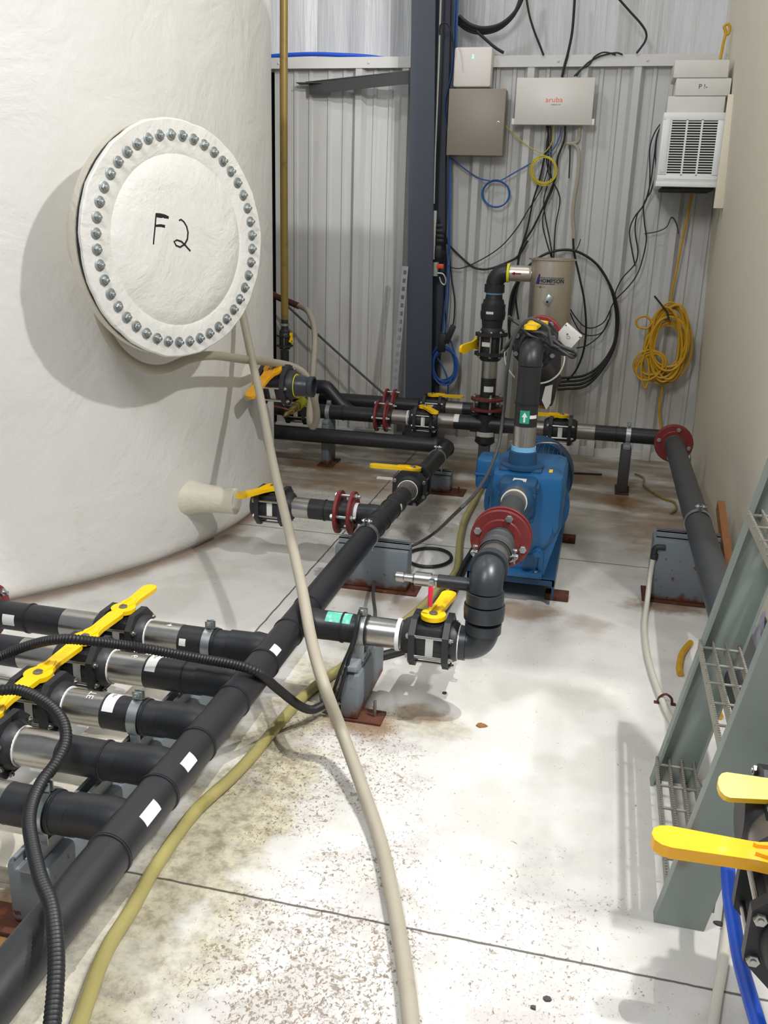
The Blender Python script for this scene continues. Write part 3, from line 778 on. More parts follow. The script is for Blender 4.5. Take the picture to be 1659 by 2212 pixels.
b = MB(); b.elbow((0, 0, 0), (0, 0, -1), (0, 1, 0), .05, PR+.004); b.lathe((0, 0, -.05), (0, 0, -1), [(0, PR), (0, PR+.011), (.034, PR+.011), (.036, PR)], 32); b.lathe((0, .05, 0), (0, 1, 0), [(0, PR), (0, PR+.011), (.035, PR+.011), (.037, PR)], 32); b.build('bend', 'pvc', e)
SXP, SZ = -.254, .49
t = pipe('steel_nipple', 'pale steel nipple with wire clamps just behind the upper grey elbow', (SXP, BY+.08, SZ), (SXP, BY+.175, SZ), PR, 'steeld', 'pipe fitting')
t = thing('rubber_coupling', 'black rubber coupling with spring clamps in front of the red pump flange', 'coupling', at((SXP, 2.60, SZ), (0, 1, 0)))
b = MB(); b.lathe((0, 0, 0), (1, 0, 0), [(0, PR), (0, PR+.006), (.05, PR+.006), (.052, PR+.009), (.058, PR+.009), (.06, PR+.005), (.11, PR+.004), (.112, PR+.007), (.118, PR+.007), (.12, PR), (.17, PR)], 36); b.build('sleeve', 'gpipe', t)
for sg in (-1, 1):
    b = MB()
    for k in range(2): b.tube([(-.004+.012*k, sg*(PR+.004), -.01), (-.004+.012*k, sg*(PR+.02), -.002), (-.004+.012*k, sg*(PR+.026), .008), (-.004+.012*k, sg*(PR+.012), .010), (-.004+.012*k, sg*(PR+.004), .006)], .0022, 6)
    b.build('spring_clamp', 'zinc', t)
    b = MB(); b.lathe((.005, 0, 0), (1, 0, 0), [(0, PR+.006), (0, PR+.0085), (.012, PR+.0085), (.012, PR+.006)], 32, caps=False); b.cyl((.01, sg*(PR+.016), -.02), (.01, sg*(PR+.016), .028), .0035, n=8); b.hexa((.01, sg*(PR+.016), .02), (0, 0, 1), .008, .007); b.build('bolt_clamp', 'zinc', t)
flange_pair((SXP, 2.79, SZ), (0, 1, 0), 'big dark red bolted flange on the pump suction, facing the camera', .098, .022, a0=R_(18), blen=.004)
t = pipe('suction_pipe', 'short black pipe between the red flange and the pump inlet', (SXP, 2.80, SZ), (SXP, 3.14, SZ), PR*.98, 'gpipe', beads=[.12])
lab(t, PR*.98, .0, .05, R_(182), R_(205))
t = pipe('steel_nipple', 'steel nipple screwed into the front of the blue pump', (SXP, 3.135, SZ), (SXP, 3.26, SZ), PR, 'steeld', 'pipe fitting'); label_white_ring(t, .06, .01)
# stand beneath
t = thing('pipe_stand', 'narrow grey stand with a rusty foot under the pump suction pipe', 'stand', Matrix.Translation((-.635, 2.52, 0)))
b = MB(); b.box((-.028, -.165, .008), (.028, .165, .155), .006); b.box((-.022, -.15, .150), (.022, .15, .168), .003); b.build('post', 'stand', t)
b = MB(); b.box((-.05, -.17, 0), (.10, -.09, .008), .001); b.build('foot_plate', 'rust', t)
b = MB(); b.cyl((.072, -.13, .008), (.072, -.13, .062), .005, n=8); b.build('anchor_bolt', 'steeld', t)
b = MB(); b.box((-.021, -.17, .168), (.021, .1, .186), .003); b.build('strut_channel', 'slot', t)
t = thing('cable_gland', 'grey conduit elbow where the corrugated hose meets the narrow stand', 'fitting', Matrix.Translation((-.70, 2.42, 0)))
b = MB(); b.tube([(-.04, -.02, .03), (0, 0, .035), (.03, .03, .06), (.035, .04, .1)], .018, 12); b.build('barrel', 'cgrey', t)
for k in range(3):
    b = MB(); b.lathe((-.03+.02*k, -.015+.01*k, .03+.005*k), (1, .5, .2), [(0, .018), (0, .024), (.006, .024), (.006, .018)], 16, caps=False); b.build('clamp_ring', 'steeld', t)

# lower tank outlet ------------------------------------------------
ty, tz = 3.585, .257
valve((-1.325, ty, tz), (1, 0, 0), (0, 0, 1), 'black valve with yellow lever on the low outlet of the big tank', R_(243), sc=1.12)
xt = lambda px: P(px, 1100, y=ty).x
t = pipe('steel_nipple', 'steel nipple right of the low tank outlet valve', (xt(626), ty, tz), (xt(671), ty, tz), PR, 'steel', 'pipe fitting'); label_white_ring(t, -.002, .014, PR, 'bluetape', 'blue_ring')
pipe('outlet_pipe', 'black pipe between the steel nipple and red flange near the low tank outlet', (xt(670), ty, tz), (xt(733), ty, tz), PR, 'black', beads=[.07])
flange_pair((xt(748), ty, tz), (1, 0, 0), 'dark red bolted flange pair on the low tank outlet pipe', .094, .045, a0=R_(0))
t = pipe('outlet_pipe', 'short black pipe with white sticker joining the red flange to the header', (xt(758), ty, tz), (HX-.10, ty, tz), PR, 'black', beads=[.08]); lab(t, PR, .015, .035, R_(60), R_(190))
# header valve -------------------------------------------------------
hd = Vector((0, 1, -.0379)).normalized()
def hp(y): return Vector((HX, y, hz(y)))
t = pipe('steel_nipple', 'steel nipple in front of the valve on the header pipe', hp(3.93), hp(4.07), PR, 'steeld', 'pipe fitting'); label_white_ring(t, .11, .01, PR+.002)
valve(hp(4.15), hd, (0, 0, 1), 'black valve on the header pipe, its yellow lever pointing left', R_(92), sc=1.15)
t = pipe('header_pipe', 'far length of black header pipe behind the header valve', hp(4.23), hp(5.12), PR, 'black', beads=[.07, .2]); label_white_ring(t, .012, .008, PR+.002)
clamp(hp(4.83), hd, 'zinc clamp holding the far end of the header pipe', .075)
clamp(hp(3.27), (0, 1, 0), 'zinc clamp holding the header pipe on the wide grey block', .055)
t = thing('header_pipe', 'long black pipe low along the back wall with an elbow at its right end', 'pipe', Matrix.Translation((HX, 5.19, .20)))
b = MB(); b.elbow((HX, 5.19, .20), (0, -1, 0), (-1, 0, 0), .07, PR+.004); b.lathe((HX-.06, 5.19, .2), (-1, 0, 0), [(0, PR), (0, PR+.008), (.02, PR+.008), (.022, PR), (1.9, PR), (1.9, PR*.8)], 32); local(b, t).build('barrel', 'black', t)
# stands for header
def stand(label, x0, x1, y0, y1, h, strut=True, foot=(.05, .0), post_mt='stand', strut_x=True):
    c = Vector(((x0+x1)/2, (y0+y1)/2, 0)); t = thing('pipe_stand', label, 'stand', Matrix.Translation(c)); a, d = (x1-x0)/2, (y1-y0)/2
    b = MB(); b.box((-a, -d, .008), (a, d, h), .006); b.build('post', post_mt, t)
    b = MB(); b.box((-a-foot[1], -d-.02, 0), (a+foot[0], d+.02, .008), .001); b.build('foot_plate', 'rust', t)
    b = MB(); b.cyl((a+foot[0]*.6, -d+.02, .008), (a+foot[0]*.6, -d+.02, .045), .005, n=8); b.build('anchor_bolt', 'rust', t)
    if strut:
        b = MB()
        if strut_x: b.box((-a+.01, -.02, h), (a+.0, .02, h+.004)); b.box((-a+.01, -.02, h), (a, -.016, h+.028)); b.box((-a+.01, .016, h), (a, .02, h+.028)); b.box((-a+.01, -.02, h+.024), (a, -.01, h+.028)); b.box((-a+.01, .01, h+.024), (a, .02, h+.028))
        else: b.box((-.02, -d, h), (.02, d, h+.024), .003)
        b.build('strut_channel', 'slot', t)
    return t
stand('wide grey steel block with strut under the middle of the header pipe', -.985, -.678, 3.38, 3.47, .18, foot=(.045, .0))
stand('grey block with rusty foot under the far end of the header pipe', -.93, -.75, 4.86, 4.96, .10, foot=(.08, .08))
stand('slim grey post with clamp under the left end of the rear pipe', -1.622, -1.575, 5.23, 5.39, .262, strut_x=False, foot=(.03, .02))
stand('slim grey post darkened for shade under the right end of the rear pipe', .168, .225, 5.2, 5.36, .262, post_mt='brace', strut_x=False, foot=(.01, .01))  # dark steel colour stands in for the shade on this post
stand('large grey block with rusty foot under the grey pipe by the right wall', .283, .54, 3.62, 3.74, .262, foot=(.0, .02))

# rear pipe ----------------------------------------------------------
RY, RZ = 5.3, .328
rx = lambda px, py=905: P(px, py, y=RY).x
pipe('rear_pipe', 'left length of black rear pipe behind the slim grey post', (-2.5, RY, RZ), (rx(818), RY, RZ), PR, 'black', beads=[.75, 1.0])
clamp((-1.595, RY, RZ), (1, 0, 0), 'zinc clamp on the rear pipe above the left slim post', .066)
flange_pair((rx(826), RY, RZ), (1, 0, 0), 'dark red bolted flange pair on the rear pipe left of its valve', .095, .045, a0=0)
t = pipe('rear_pipe', 'short black pipe right of the rear red flange pair', (rx(838), RY, RZ), (rx(849), RY, RZ), PR, 'black')
pipe('steel_nipple', 'steel nipple left of the rear pipe valve', (rx(847), RY, RZ), (rx(886), RY, RZ), PR, 'steeld', 'pipe fitting', rings=((.095, .008, 'foam', 'tape_ring'),))
valve((rx(917), RY, RZ), (1, 0, 0), (0, 0, 1), 'black valve with stubby yellow lever on the rear pipe', R_(-60), sc=1.05)
t = pipe('steel_nipple', 'steel nipple right of the rear pipe valve', (rx(945), RY, RZ), (rx(982), RY, RZ), PR, 'steeld', 'pipe fitting'); label_white_ring(t, 0, .008)
t = pipe('rear_pipe', 'middle length of black rear pipe passing behind the pump', (rx(982), RY, RZ), (-.34, RY, RZ), PR, 'black', beads=[.1, .3]); lab(t, PR, .0, .03, R_(60), R_(170))
t = pipe('steel_nipple', 'steel nipple left of the right-hand rear valve', (-.345, RY, RZ), (-.265, RY, RZ), PR, 'steeld', 'pipe fitting')
valve((-.185, RY, RZ), (1, 0, 0), (0, 0, 1), 'black valve on the rear pipe behind the blue motor', R_(180), sc=1.15)
t = pipe('steel_nipple', 'steel nipple right of the valve behind the blue motor', (-.107, RY, RZ), (.012, RY, RZ), PR, 'steeld', 'pipe fitting'); label_white_ring(t, 0, .008)
pipe('rear_pipe', 'right length of black rear pipe ending at the red corner flange', (.012, RY, RZ), (.40, RY, RZ), PR, 'black', beads=[.12])
clamp((.20, RY, RZ), (1, 0, 0), 'zinc clamp on the rear pipe above the right slim post', .066)
t = thing('rear_elbow', 'black elbow behind the red flange in the right corner', 'pipe fitting', Matrix.Translation((.445, RY, RZ)))
b = MB(); b.elbow((0, 0, 0), (-1, 0, 0), (0, -1, 0), .055, PR+.003); b.build('bend', 'black', t)
flange_pair((.445, 5.20, .322), (0, 1, 0), 'dark red bolted flange in the right corner, facing the camera', .105, .012, a0=R_(12), nb=4, blen=.004)
GP = [Vector((.447, 5.19, .322)), Vector((.450, 1.9, .34))]
t = pipe('grey_pipe', 'thick grey pipe along the foot of the right wall', GP[0], GP[1], .051, 'gpipe', beads=[.03])
label_white_ring(t, .0, .012, .049, 'foam', 'sealant_ring')
clamp((.449, 3.68, .332), (0, 1, 0), 'zinc clamp holding the grey pipe on the large right block', .055, .051)
# second row further back
R2, Z2 = 5.62, .345
r2 = lambda px: P(px, 885, y=R2).x
pipe('back_row_pipe', 'hindmost black pipe seen above the rear pipe', (-1.75, R2, Z2), (r2(905), R2, Z2), PR, 'black')
flange_pair((r2(843), R2, Z2), (1, 0, 0), 'hindmost dark red flange pair, partly hidden by the rear one', .095, .04, a0=0)
valve((r2(935), R2, Z2), (1, 0, 0), (0, 0, 1), 'hindmost black valve with long yellow lever pointing right', R_(0), sc=1.05)
pipe('steel_nipple', 'steel nipple on the hindmost pipe', (r2(960), R2, Z2), (r2(1000), R2, Z2), PR, 'steeld', 'pipe fitting')
pipe('back_row_pipe', 'right end of the hindmost pipe behind the riser', (r2(1000), R2, Z2), (r2(1090), R2, Z2), PR, 'black')
t = thing('black_bend', 'mitred black pipe bend rising behind the rear pipe', 'pipe fitting', Matrix.Translation((-1.62, 5.55, .35)))
b = MB(); b.tube([P(760, 893, y=5.5), P(735, 872, y=5.5), P(712, 845, y=5.5), P(700, 836, y=5.5), P(660, 836, y=5.5)], PR, 20, 3); local(b, t).build('barrel', 'black', t)
valve((P(645, 888, y=RY).x, RY, RZ), (1, 0, 0), (0, 0, 1), 'black valve on the rear pipe below the open hose coupling', R_(180), sc=1.15)
# upper tank outlet with camlock
uz = .695
v = valve((-1.50, 4.1, uz), (1, 0, 0), (0, -.55, 1), 'big black valve with yellow lever on the upper tank outlet', R_(-102), 'yorange', sc=1.22)
t = thing('hose_coupling', 'open black hose coupling on the upper tank outlet valve', 'coupling', at((-1.41, 4.1, uz), (1, 0, 0)))
b = MB(); b.lathe((0, 0, 0), (1, 0, 0), [(0, .03), (0, .05), (.055, .05), (.06, .047), (.075, .046), (.08, .050), (.10, .050), (.102, .046), (.102, .040), (.03, .038)], 36, caps=False); b.lathe((.028, 0, 0), (1, 0, 0), [(0, .001), (0, .04)], 24); b.build('barrel', 'pvc', t)
b = MB(); b.lathe((.003, 0, 0), (1, 0, 0), [(0, .05), (0, .056), (.01, .056), (.01, .05)], 36, caps=False); b.build('yellow_ring', 'ytape', t)
t = thing('yellow_band', 'yellow tape ring where the upper outlet leaves the tank', 'tape', at((-1.595, 4.1, uz), (1, 0, 0)))
b = MB(); b.ring((0, 0, 0), (1, 0, 0), .069, .05, .012); b.build('ring', 'ytape', t)
# sample cock
t = thing('sample_cock', 'small brass sampling tap on a yellow-green stub below the open coupling', 'tap', Matrix.Translation(P(640, 880, y=5.2)))
a, c = P(655, 868, y=5.25), P(622, 893, y=5.0)
d = (c-a).normalized(); b = MB(); b.cyl(a, a+d*.10, .030); local(b, t).build('stub', 'ygreen', t)
b = MB(); b.lathe(a+d*.10, d, [(0, .026), (.03, .026), (.032, .018), (.07, .018), (.072, .022), (.10, .022), (.102, .012), (.16, .012), (.162, .016), (.18, .016), (.2, .006)], 16); local(b, t).build('nozzle', 'brass', t)
b = MB(); b.tube([a+d*.2, a+d*.22+Vector((-.05, 0, .02)), a+d*.22+Vector((-.14, 0, .03))], .006, 8); local(b, t).build('lever', 'red', t)

# riser to the filter ------------------------------------------------
QX = -.622
_x, _y, _z = basis((0, 0, 1)); CAZ = math.atan2(Vector((.1, -1, 0)).dot(_z), Vector((.1, -1, 0)).dot(_y))
t = thing('riser_tee', 'black tee with a white label where the riser leaves the rear pipe', 'pipe fitting', Matrix.Translation((QX, RY, .2)))
b = MB(); b.lathe((0, 0, 0), (0, 0, 1), [(0, .035), (.02, .06), (.05, PR+.012), (.19, PR+.010), (.2, PR)], 32); b.lathe((-.09, 0, .128), (1, 0, 0), [(0, PR), (0, PR+.008), (.18, PR+.008), (.18, PR)], 32); b.build('body', 'black', t)
mb = MB(); patch_round(mb, (0, 0, .058), (0, 0, 1), PR+.0115, 0, .028, CAZ-1.1, CAZ+1.1); mb.build('sticker', 'paper', t)
b = MB(); b.box((-.655, 5.27, 0), (-.59, 5.33, .205), .004); single('support_post', 'dark square post under the riser tee', 'post', b, 'brace')
flange_pair((QX, RY, .45), (0, 0, 1), 'rusty horizontal flange pair at the foot of the riser', .098, .045, 'rust_red', a0=R_(20))
t = pipe('riser_pipe', 'black riser pipe with white label above the rusty flanges', (QX, RY, .47), (QX, RY, .605), PR, 'black'); lab(t, PR, .055, .088, CAZ-.55, CAZ+.75)
for c in t.children:
    pass
t = pipe('steel_nipple', 'upright steel nipple below the riser valve', (QX, RY, .60), (QX, RY, .725), PR, 'steel', 'pipe fitting'); label_white_ring(t, .10, .018, PR, 'bluetape', 'blue_ring')
valve((QX, RY, .80), (0, 0, 1), (-1, .38, 0), 'black valve on the riser with yellow lever sticking out left', R_(-97), sc=1.15)
u = thing('pipe_union', 'stepped black union on the riser between valve and elbow', 'pipe fitting', Matrix.Translation((QX, RY, .875)))
b = MB(); b.lathe((0, 0, 0), (0, 0, 1), [(0, PR), (.012, PR+.006), (.014, .057), (.06, .062), (.065, .068), (.09, .072), (.11, .072), (.112, .069), (.15, .069), (.152, .062), (.175, .058), (.178, PR+.006), (.215, PR)], 28); b.build('union_nut', 'blackp', u)
b = MB(); b.lathe((0, 0, .205), (0, 0, 1), [(0, PR), (0, PR+.004), (.02, PR+.004), (.02, PR)], 28, caps=False); b.build('blue_ring', 'bluetape', u)
mb = MB(); patch_round(mb, (0, 0, .098), (0, 0, 1), .072, 0, .014, CAZ-.55, CAZ+.05); mb.build('sticker', 'sticker', u)
e = thing('black_elbow', 'black elbow joining the top of the riser to the steel filter', 'pipe fitting', Matrix.Translation((QX, RY, 1.2)))
b = MB(); b.elbow((0, 0, 0), (0, 0, -1), (1, 0, 0), .065, PR+.006); b.lathe((0, 0, -.065), (0, 0, -1), [(0, PR), (0, PR+.013), (.045, PR+.013), (.047, PR)], 28); b.build('bend', 'black', e)
b = MB(); b.lathe((.066, 0, 0), (1, 0, 0), [(0, PR), (0, PR+.009), (.014, PR+.007), (.014, PR)], 28, caps=False); b.build('yellow_ring', 'ytape', e)
# filter
FX = -.308; FR = .117
f = thing('strainer_pot', 'tall stainless steel strainer pot with THOMPSON lettering', 'filter', Matrix.Translation((FX, RY, .80)))
b = MB(); b.lathe((0, 0, 0), (0, 0, 1), [(0, .05), (.02, .10), (.05, FR), (.476, FR), (.480, FR+.014), (.487, FR+.015), (.487, FR-.004), (.30, FR-.004)], 64, caps=False); b.lathe((0, 0, .42), (0, 0, 1), [(0, .001), (.001, FR-.004)], 40, caps=False); b.build('body', 'pot', f)
b = MB(); b.lathe((-FR+.01, 0, .40), (-1, 0, 0), [(0, PR), (.005, PR), (.125, PR)], 32); b.lathe((-FR+.006, 0, .40), (-1, 0, 0), [(0, PR+.006), (.012, PR)], 32); b.build('outlet', 'pot', f)
b = MB(); b.box((-FR-.09, -PR-.002, .396), (-FR-.05, -PR, .404)); b.prism([(-FR-.105, .400), (-FR-.085, .411), (-FR-.085, .389)], (0, -PR-.002, 0), (1, 0, 0), (0, 0, 1), (0, 1, 0), .002); b.build('arrow', 'red_ink', f, 'small red arrow')
# badge wraps the cylinder: axis z, angle -90deg faces the camera
def onpot(mb, vs, fs, sxx=1.0, du=0, dz=0, sy=1.0, r=FR+.0012, a_mid=-PI/2-.02):
    out = []
    for v in vs:
        a = a_mid+(v.x*sxx+du)/r; out.append((r*math.cos(a), r*math.sin(a), dz+v.y*sy))
    mb.add(out, fs)
def potrect(mb, u0, u1, z0, z1, r, n=14):
    vs = []; fs = []
    for k in range(n+1):
        for z in (z0, z1): vs.append(Vector((u0+(u1-u0)*k/n, z, 0)))
    for k in range(n): fs.append((2*k, 2*k+2, 2*k+3, 2*k+1))
    onpot(mb, vs, fs, r=r)
bd = MB(); potrect(bd, -.072, .078, .353, .388, FR+.0006); bdg = bd.build('badge', 'steel', f)
mb = MB(); vs, fs = text_mesh('HOMPSON', .030, True); onpot(mb, vs, fs, 1.0, .010, .3705); potrect(mb, -.055, .080, .387, .3895, FR+.0012); potrect(mb, -.085, .03, .3525, .3555, FR+.0012)
vs, fs = text_mesh('Pump of Texas  TX  U.S.', .001, False)
potrect(mb, -.075, -.06, .336, .3375, FR+.001); potrect(mb, -.04, -.02, .336, .3375, FR+.001)
onpot(mb, [Vector(p) for p in ((-.05, -.007, 0), (-.043, 0, 0), (-.05, .007, 0), (-.057, 0, 0), (-.05, -.0035, 0), (-.0465, 0, 0), (-.05, .0035, 0), (-.0535, 0, 0))], [(0, 1, 5, 4), (1, 2, 6, 5), (2, 3, 7, 6), (3, 0, 4, 7)], dz=.337)
mb.build('lettering', 'ink', bdg, 'black THOMPSON lettering')
mb = MB(); onpot(mb, [Vector(p) for p in ((-.082, .352, 0), (-.060, .352, 0), (-.056, .405, 0), (-.064, .407, 0), (-.074, .385, 0))], [(0, 1, 2, 3, 4)]); mb.build('emblem', 'inkb', bdg, 'blue emblem')
b = MB(); Rm = Matrix.Rotation(R_(30), 3, 'Y')
bx = MB(); bx.box((-.018, -FR-.03, -.028), (.018, -FR+.01, .028), .004); bx.v = [Rm @ v + Vector((.0, 0, .272)) for v in bx.v]; bx.build('side_port', 'zinc', f)
b = MB(); b.lathe((-.004, -FR-.0315, .262), (0, 1, 0), [(0, .001), (0, .007), (.003, .007)], 12); b.build('port_hole', 'ink', f)
b = MB(); b.box((-.262+0, 5.37, 0), (-.228, 5.40, .86), .002); b.box((-.43, 5.38, 0), (-.405, 5.40, 1.1), .002)
b.box((-.43, 5.375, .86), (-.228, 5.405, .88)); single('filter_stand', 'pale grey steel frame on tall legs holding the strainer pot', 'frame', b, 'galv')

# ================================================================ pump
pm = thing('pump', 'blue self-priming pump with steel discharge collar on its blue base', 'pump', Matrix.Translation((-.24, 3.55, .04)))
OX, OY, OZ = -.24, 3.55, .04
def PX(mb): mb.v = [v-Vector((OX, OY, OZ)) for v in mb.v]; return mb
b = MB()
# volute casing: tapered, rounded body
b.box((-.37, 3.40, .30), (-.085, 3.80, .545), .035)
b.prism([(-.345, .52), (-.12, .52), (-.085, .33), (-.135, .13), (-.32, .13), (-.37, .33)], (0, 3.43, 0), (1, 0, 0), (0, 0, 1), (0, 1, 0), .30)
b.lathe((-.235, 3.42, .34), (0, 1, 0), [(-.03, .08), (-.02, .12), (0, .135), (.25, .14)], 40)
PX(b).build('casing', 'blue', pm)
b = MB(); b.box((-.325, 3.30, .375), (-.185, 3.46, .535), .014); b.box((-.335, 3.33, .50), (-.175, 3.45, .515), .004); b.lathe((SXP, 3.24, SZ-.02), (0, 1, 0), [(0, .052), (.01, .060), (.04, .064), (.07, .070), (.09, .070)], 36)
PX(b).build('suction_cover', 'dblue', pm)
b = MB(); b.box((-.275, 3.32, .5355), (-.225, 3.36, .5375)); PX(b).build('name_plate', 'paper', pm)
b = MB(); b.lathe((-.257, 3.5, .50), (0, 0, 1), [(0, .085), (.045, .078), (.05, .085), (.062, .085), (.064, .056), (.112, .054), (.114, .048)], 40); b.box((-.34, 3.43, .535), (-.175, 3.57, .556), .008)
PX(b).build('discharge_collar', 'dblue', pm)
for sx_ in (-.32, -.19):
    for zz in (.395, .49):
        b = MB(); b.hexa((sx_, 3.30, zz), (0, -1, 0), .009, .009); PX(b).build('bolt', 'dblue', pm)
b = MB(); b.tube([(-.235, 3.72, .56), (-.215, 3.70, .60), (-.14, 3.72, .60), (-.12, 3.76, .55)], .004, 8); PX(b).build('lifting_handle', 'steeld', pm)
b = MB(); b.box((-.150, 3.455, .5455), (-.136, 3.50, .547)); PX(b).build('sticker', 'yellow', pm, 'yellow warning strip')
b = MB(); b.lathe((-.165, 3.40, .235), (0, -1, 0), [(0, .022), (.014, .020), (.018, .012), (.03, .012)], 12); PX(b).build('drain_plug', 'blue', pm)
b = MB(); b.box((-.335, 3.40, .12), (-.14, 3.78, .145), .004)
for x in (-.335, -.16): b.box((x, 3.42, .12), (x+.02, 3.60, .30), .004)
PX(b).build('pedestal', 'blue', pm)
for k in range(3):
    b = MB(); b.hexa((-.165, 3.41+.05*k, .145), (0, 0, 1), .009, .008); PX(b).build('bolt', 'steeld', pm)
mt_ = thing('electric_motor', 'finned blue electric motor behind the pump, under a rounded cowl', 'motor', Matrix.Translation((-.25, 4.12, .13)))
b = MB(); b.lathe((0, -.28, .17), (0, 1, 0), [(0, .10), (.03, .15), (.05, .155), (.48, .155), (.5, .15)], 48)
for k in range(44):
    a = R_(-80)+R_(340)*k/43
    d = Vector((math.cos(a), 0, math.sin(a))); b.obox(Vector((0, -.2, .17))+d*.162, Vector((0, .16, .17))+d*.162, .003, .02, up=d)
b.box((-.12, -.2, -.01), (.12, .15, .03), .004); b.build('housing', 'dblue', mt_)
b = MB(); b.lathe((0, .17, .17), (0, 1, 0), [(0, .176), (.004, .18), (.12, .18), (.15, .16), (.16, .10), (.16, .01)], 48)
b.build('fan_cowl', 'dblue', mt_)
b = MB()
b.ring((0, -.30, .17), (0, 1, 0), .185, .165, .02, 48); b.build('front_ring', 'blue', mt_)
b = MB(); b.box((-.235, -.26, .205), (-.13, -.10, .345), .018); b.box((-.24, -.265, .27), (-.125, -.095, .28), .003); b.build('terminal_box', 'blue', mt_)
bs = thing('steel_skid', 'blue steel channel skid carrying the pump and motor', 'base', Matrix.Translation((-.245, 3.9, .0)))
b = MB(); b.box((-.195, -.47, .108), (.155, .60, .120))
for x in (-.195, .147): b.box((x, -.47, .03), (x+.008, .60, .112))
b.box((-.195, -.47, .085), (.155, -.462, .112)); b.build('channel', 'dblue', bs)
for yy in (-.38, .36):
    b = MB(); b.box((.12, yy-.03, .0), (.215, yy+.03, .03), .003); b.build('foot', 'rust', bs)
    b = MB(); b.box((-.23, yy-.03, .0), (-.15, yy+.03, .03), .003); b.build('foot', 'rust', bs)
# discharge
DX, DY = -.257, 3.5
t = pipe('steel_nipple', 'upright steel nipple with blue tape on top of the pump', (DX, DY, .615), (DX, DY, .715), PR, 'steel', 'pipe fitting'); label_white_ring(t, .0, .018, PR, 'bluetape', 'blue_ring')
t = pipe('discharge_pipe', 'black discharge pipe with green arrow sticker rising from the pump', (DX, DY, .713), (DX, DY, .945), PR, 'black', beads=[.09])
X_, Y_, Z_ = basis((0, 0, 1)); ca = math.atan2(Vector((-.05, -1, 0)).dot(Z_), Vector((-.05, -1, 0)).dot(Y_))
mb = MB(); patch_round(mb, (0, 0, 0), (1, 0, 0), PR, .016, .066, ca-.42, ca+.42); g = mb.build('sticker', 'green', t, 'green sticker with white arrow')
mb = MB()
def arrow_pts(lst):
    x1, y1, z1 = Vector((1, 0, 0)), *basis((1, 0, 0))[1:]
    return [Vector((u_, (PR+.0016)*math.cos(ca+w_/PR), (PR+.0016)*math.sin(ca+w_/PR))) for u_, w_ in lst]
mb.add(arrow_pts([(.021, -.0035), (.021, .0035), (.042, .0035), (.042, -.0035)]), [(0, 1, 2, 3)]); mb.add(arrow_pts([(.041, -.011), (.041, 0), (.041, .011), (.060, 0)]), [(0, 1, 3), (1, 2, 3)]); mb.build('arrow', 'sticker', g, 'white upward arrow')
mb = MB(); patch_round(mb, (0, 0, 0), (1, 0, 0), PR, .035, .048, ca+.45, ca+1.2); mb.build('sticker', 'sticker', t)
e = thing('black_elbow', 'large black elbow at the top of the discharge pipe, turning to the rear', 'pipe fitting', Matrix.Translation((DX, DY, 1.0)))
b = MB(); b.elbow((0, 0, 0), (0, 0, -1), (0, 1, 0), .055, PR+.001, n=14); b.lathe((0, .055, 0), (0, 1, 0), [(0, PR), (.10, PR)], 32); b.build('bend', 'black', e)
b = MB(); b.lathe((0, .145, 0), (0, 1, 0), [(0, PR), (0, PR+.004), (.01, PR+.003), (.01, PR)], 32, caps=False); b.build('tape_ring', 'foam', e)
valve((DX+.0, 3.74, 1.0), (0, 1, 0), (0, 0, 1), 'black valve behind the discharge elbow with yellow lever pointing at the camera', R_(176), sc=1.15)
flange_pair((DX, 3.95, 1.0), (0, 1, 0), 'dark red flange pair behind the discharge valve', .095, .03, a0=R_(35))
pipe('discharge_pipe', 'black pipe from the red flange back to the strainer pot', (DX, 3.84, 1.0), (FX+.02, RY-FR+.03, .87), PR, 'black')
# pressure box and cable bundle
c0 = P(1228, 726, y=3.85)
t = thing('junction_box', 'pale square junction box tilted beside the discharge valve', 'box', Matrix.Translation(c0) @ Matrix.Rotation(R_(37), 4, 'Y') @ Matrix.Rotation(R_(8), 4, 'X'))
b = MB(); b.box((-.042, -.016, -.036), (.042, .016, .036), .003); b.build('housing', 'sw', t)
for sx_ in (-.037, .037):
    for sz in (-.031, .031):
        b = MB(); b.lathe((sx_, -.0165, sz), (0, -1, 0), [(0, .003), (.001, .003)], 8); b.build('screw', 'cgrey', t)
b = MB(); b.box((-.012, -.0168, .004), (-.006, -.016, .010)); b.tube([(-.008, -.017, 0), (.004, -.017, .006), (.01, -.017, 0), (.004, -.017, -.006), (-.004, -.017, -.004)], .0006, 4); b.build('print', 'cgrey', t)
def pxpath(l, **k): return [P(x, y, **k) if not isinstance(c, dict) else P(x, y, **c) for x, y, *cc in l for c in [cc[0] if cc else None]]
q5 = lambda l: [(1080+x/8.73, 660+y/8.73) for x, y in l]
b = MB()
for k, (off, yd) in enumerate(((0, 3.56), (6, 3.58), (-5, 3.57), (12, 3.60))):
    l = q5([(20, 900), (160, 720+off*3), (380, 430+off), (560, 560+off*5), (760, 640+off*6), (980, 760+off*4), (1180, 860+off*5), (1330, 960-off*3), (1420, 960), (1420, 880+off), (1330, 830+off*2), (1150, 760), (960, 620-off*3), (800, 520-off), (560, 470+off*2), (330, 330+off), (160, 210+off*2)])
    b.tube([P(x, y, y=yd+.02*math.sin(i*1.7+k)) for i, (x, y) in enumerate(l)], .0052, 8)
single('cable_bundle', 'loose bundle of dark grey cable draped over the discharge valve', 'cable', b, 'cgrey')
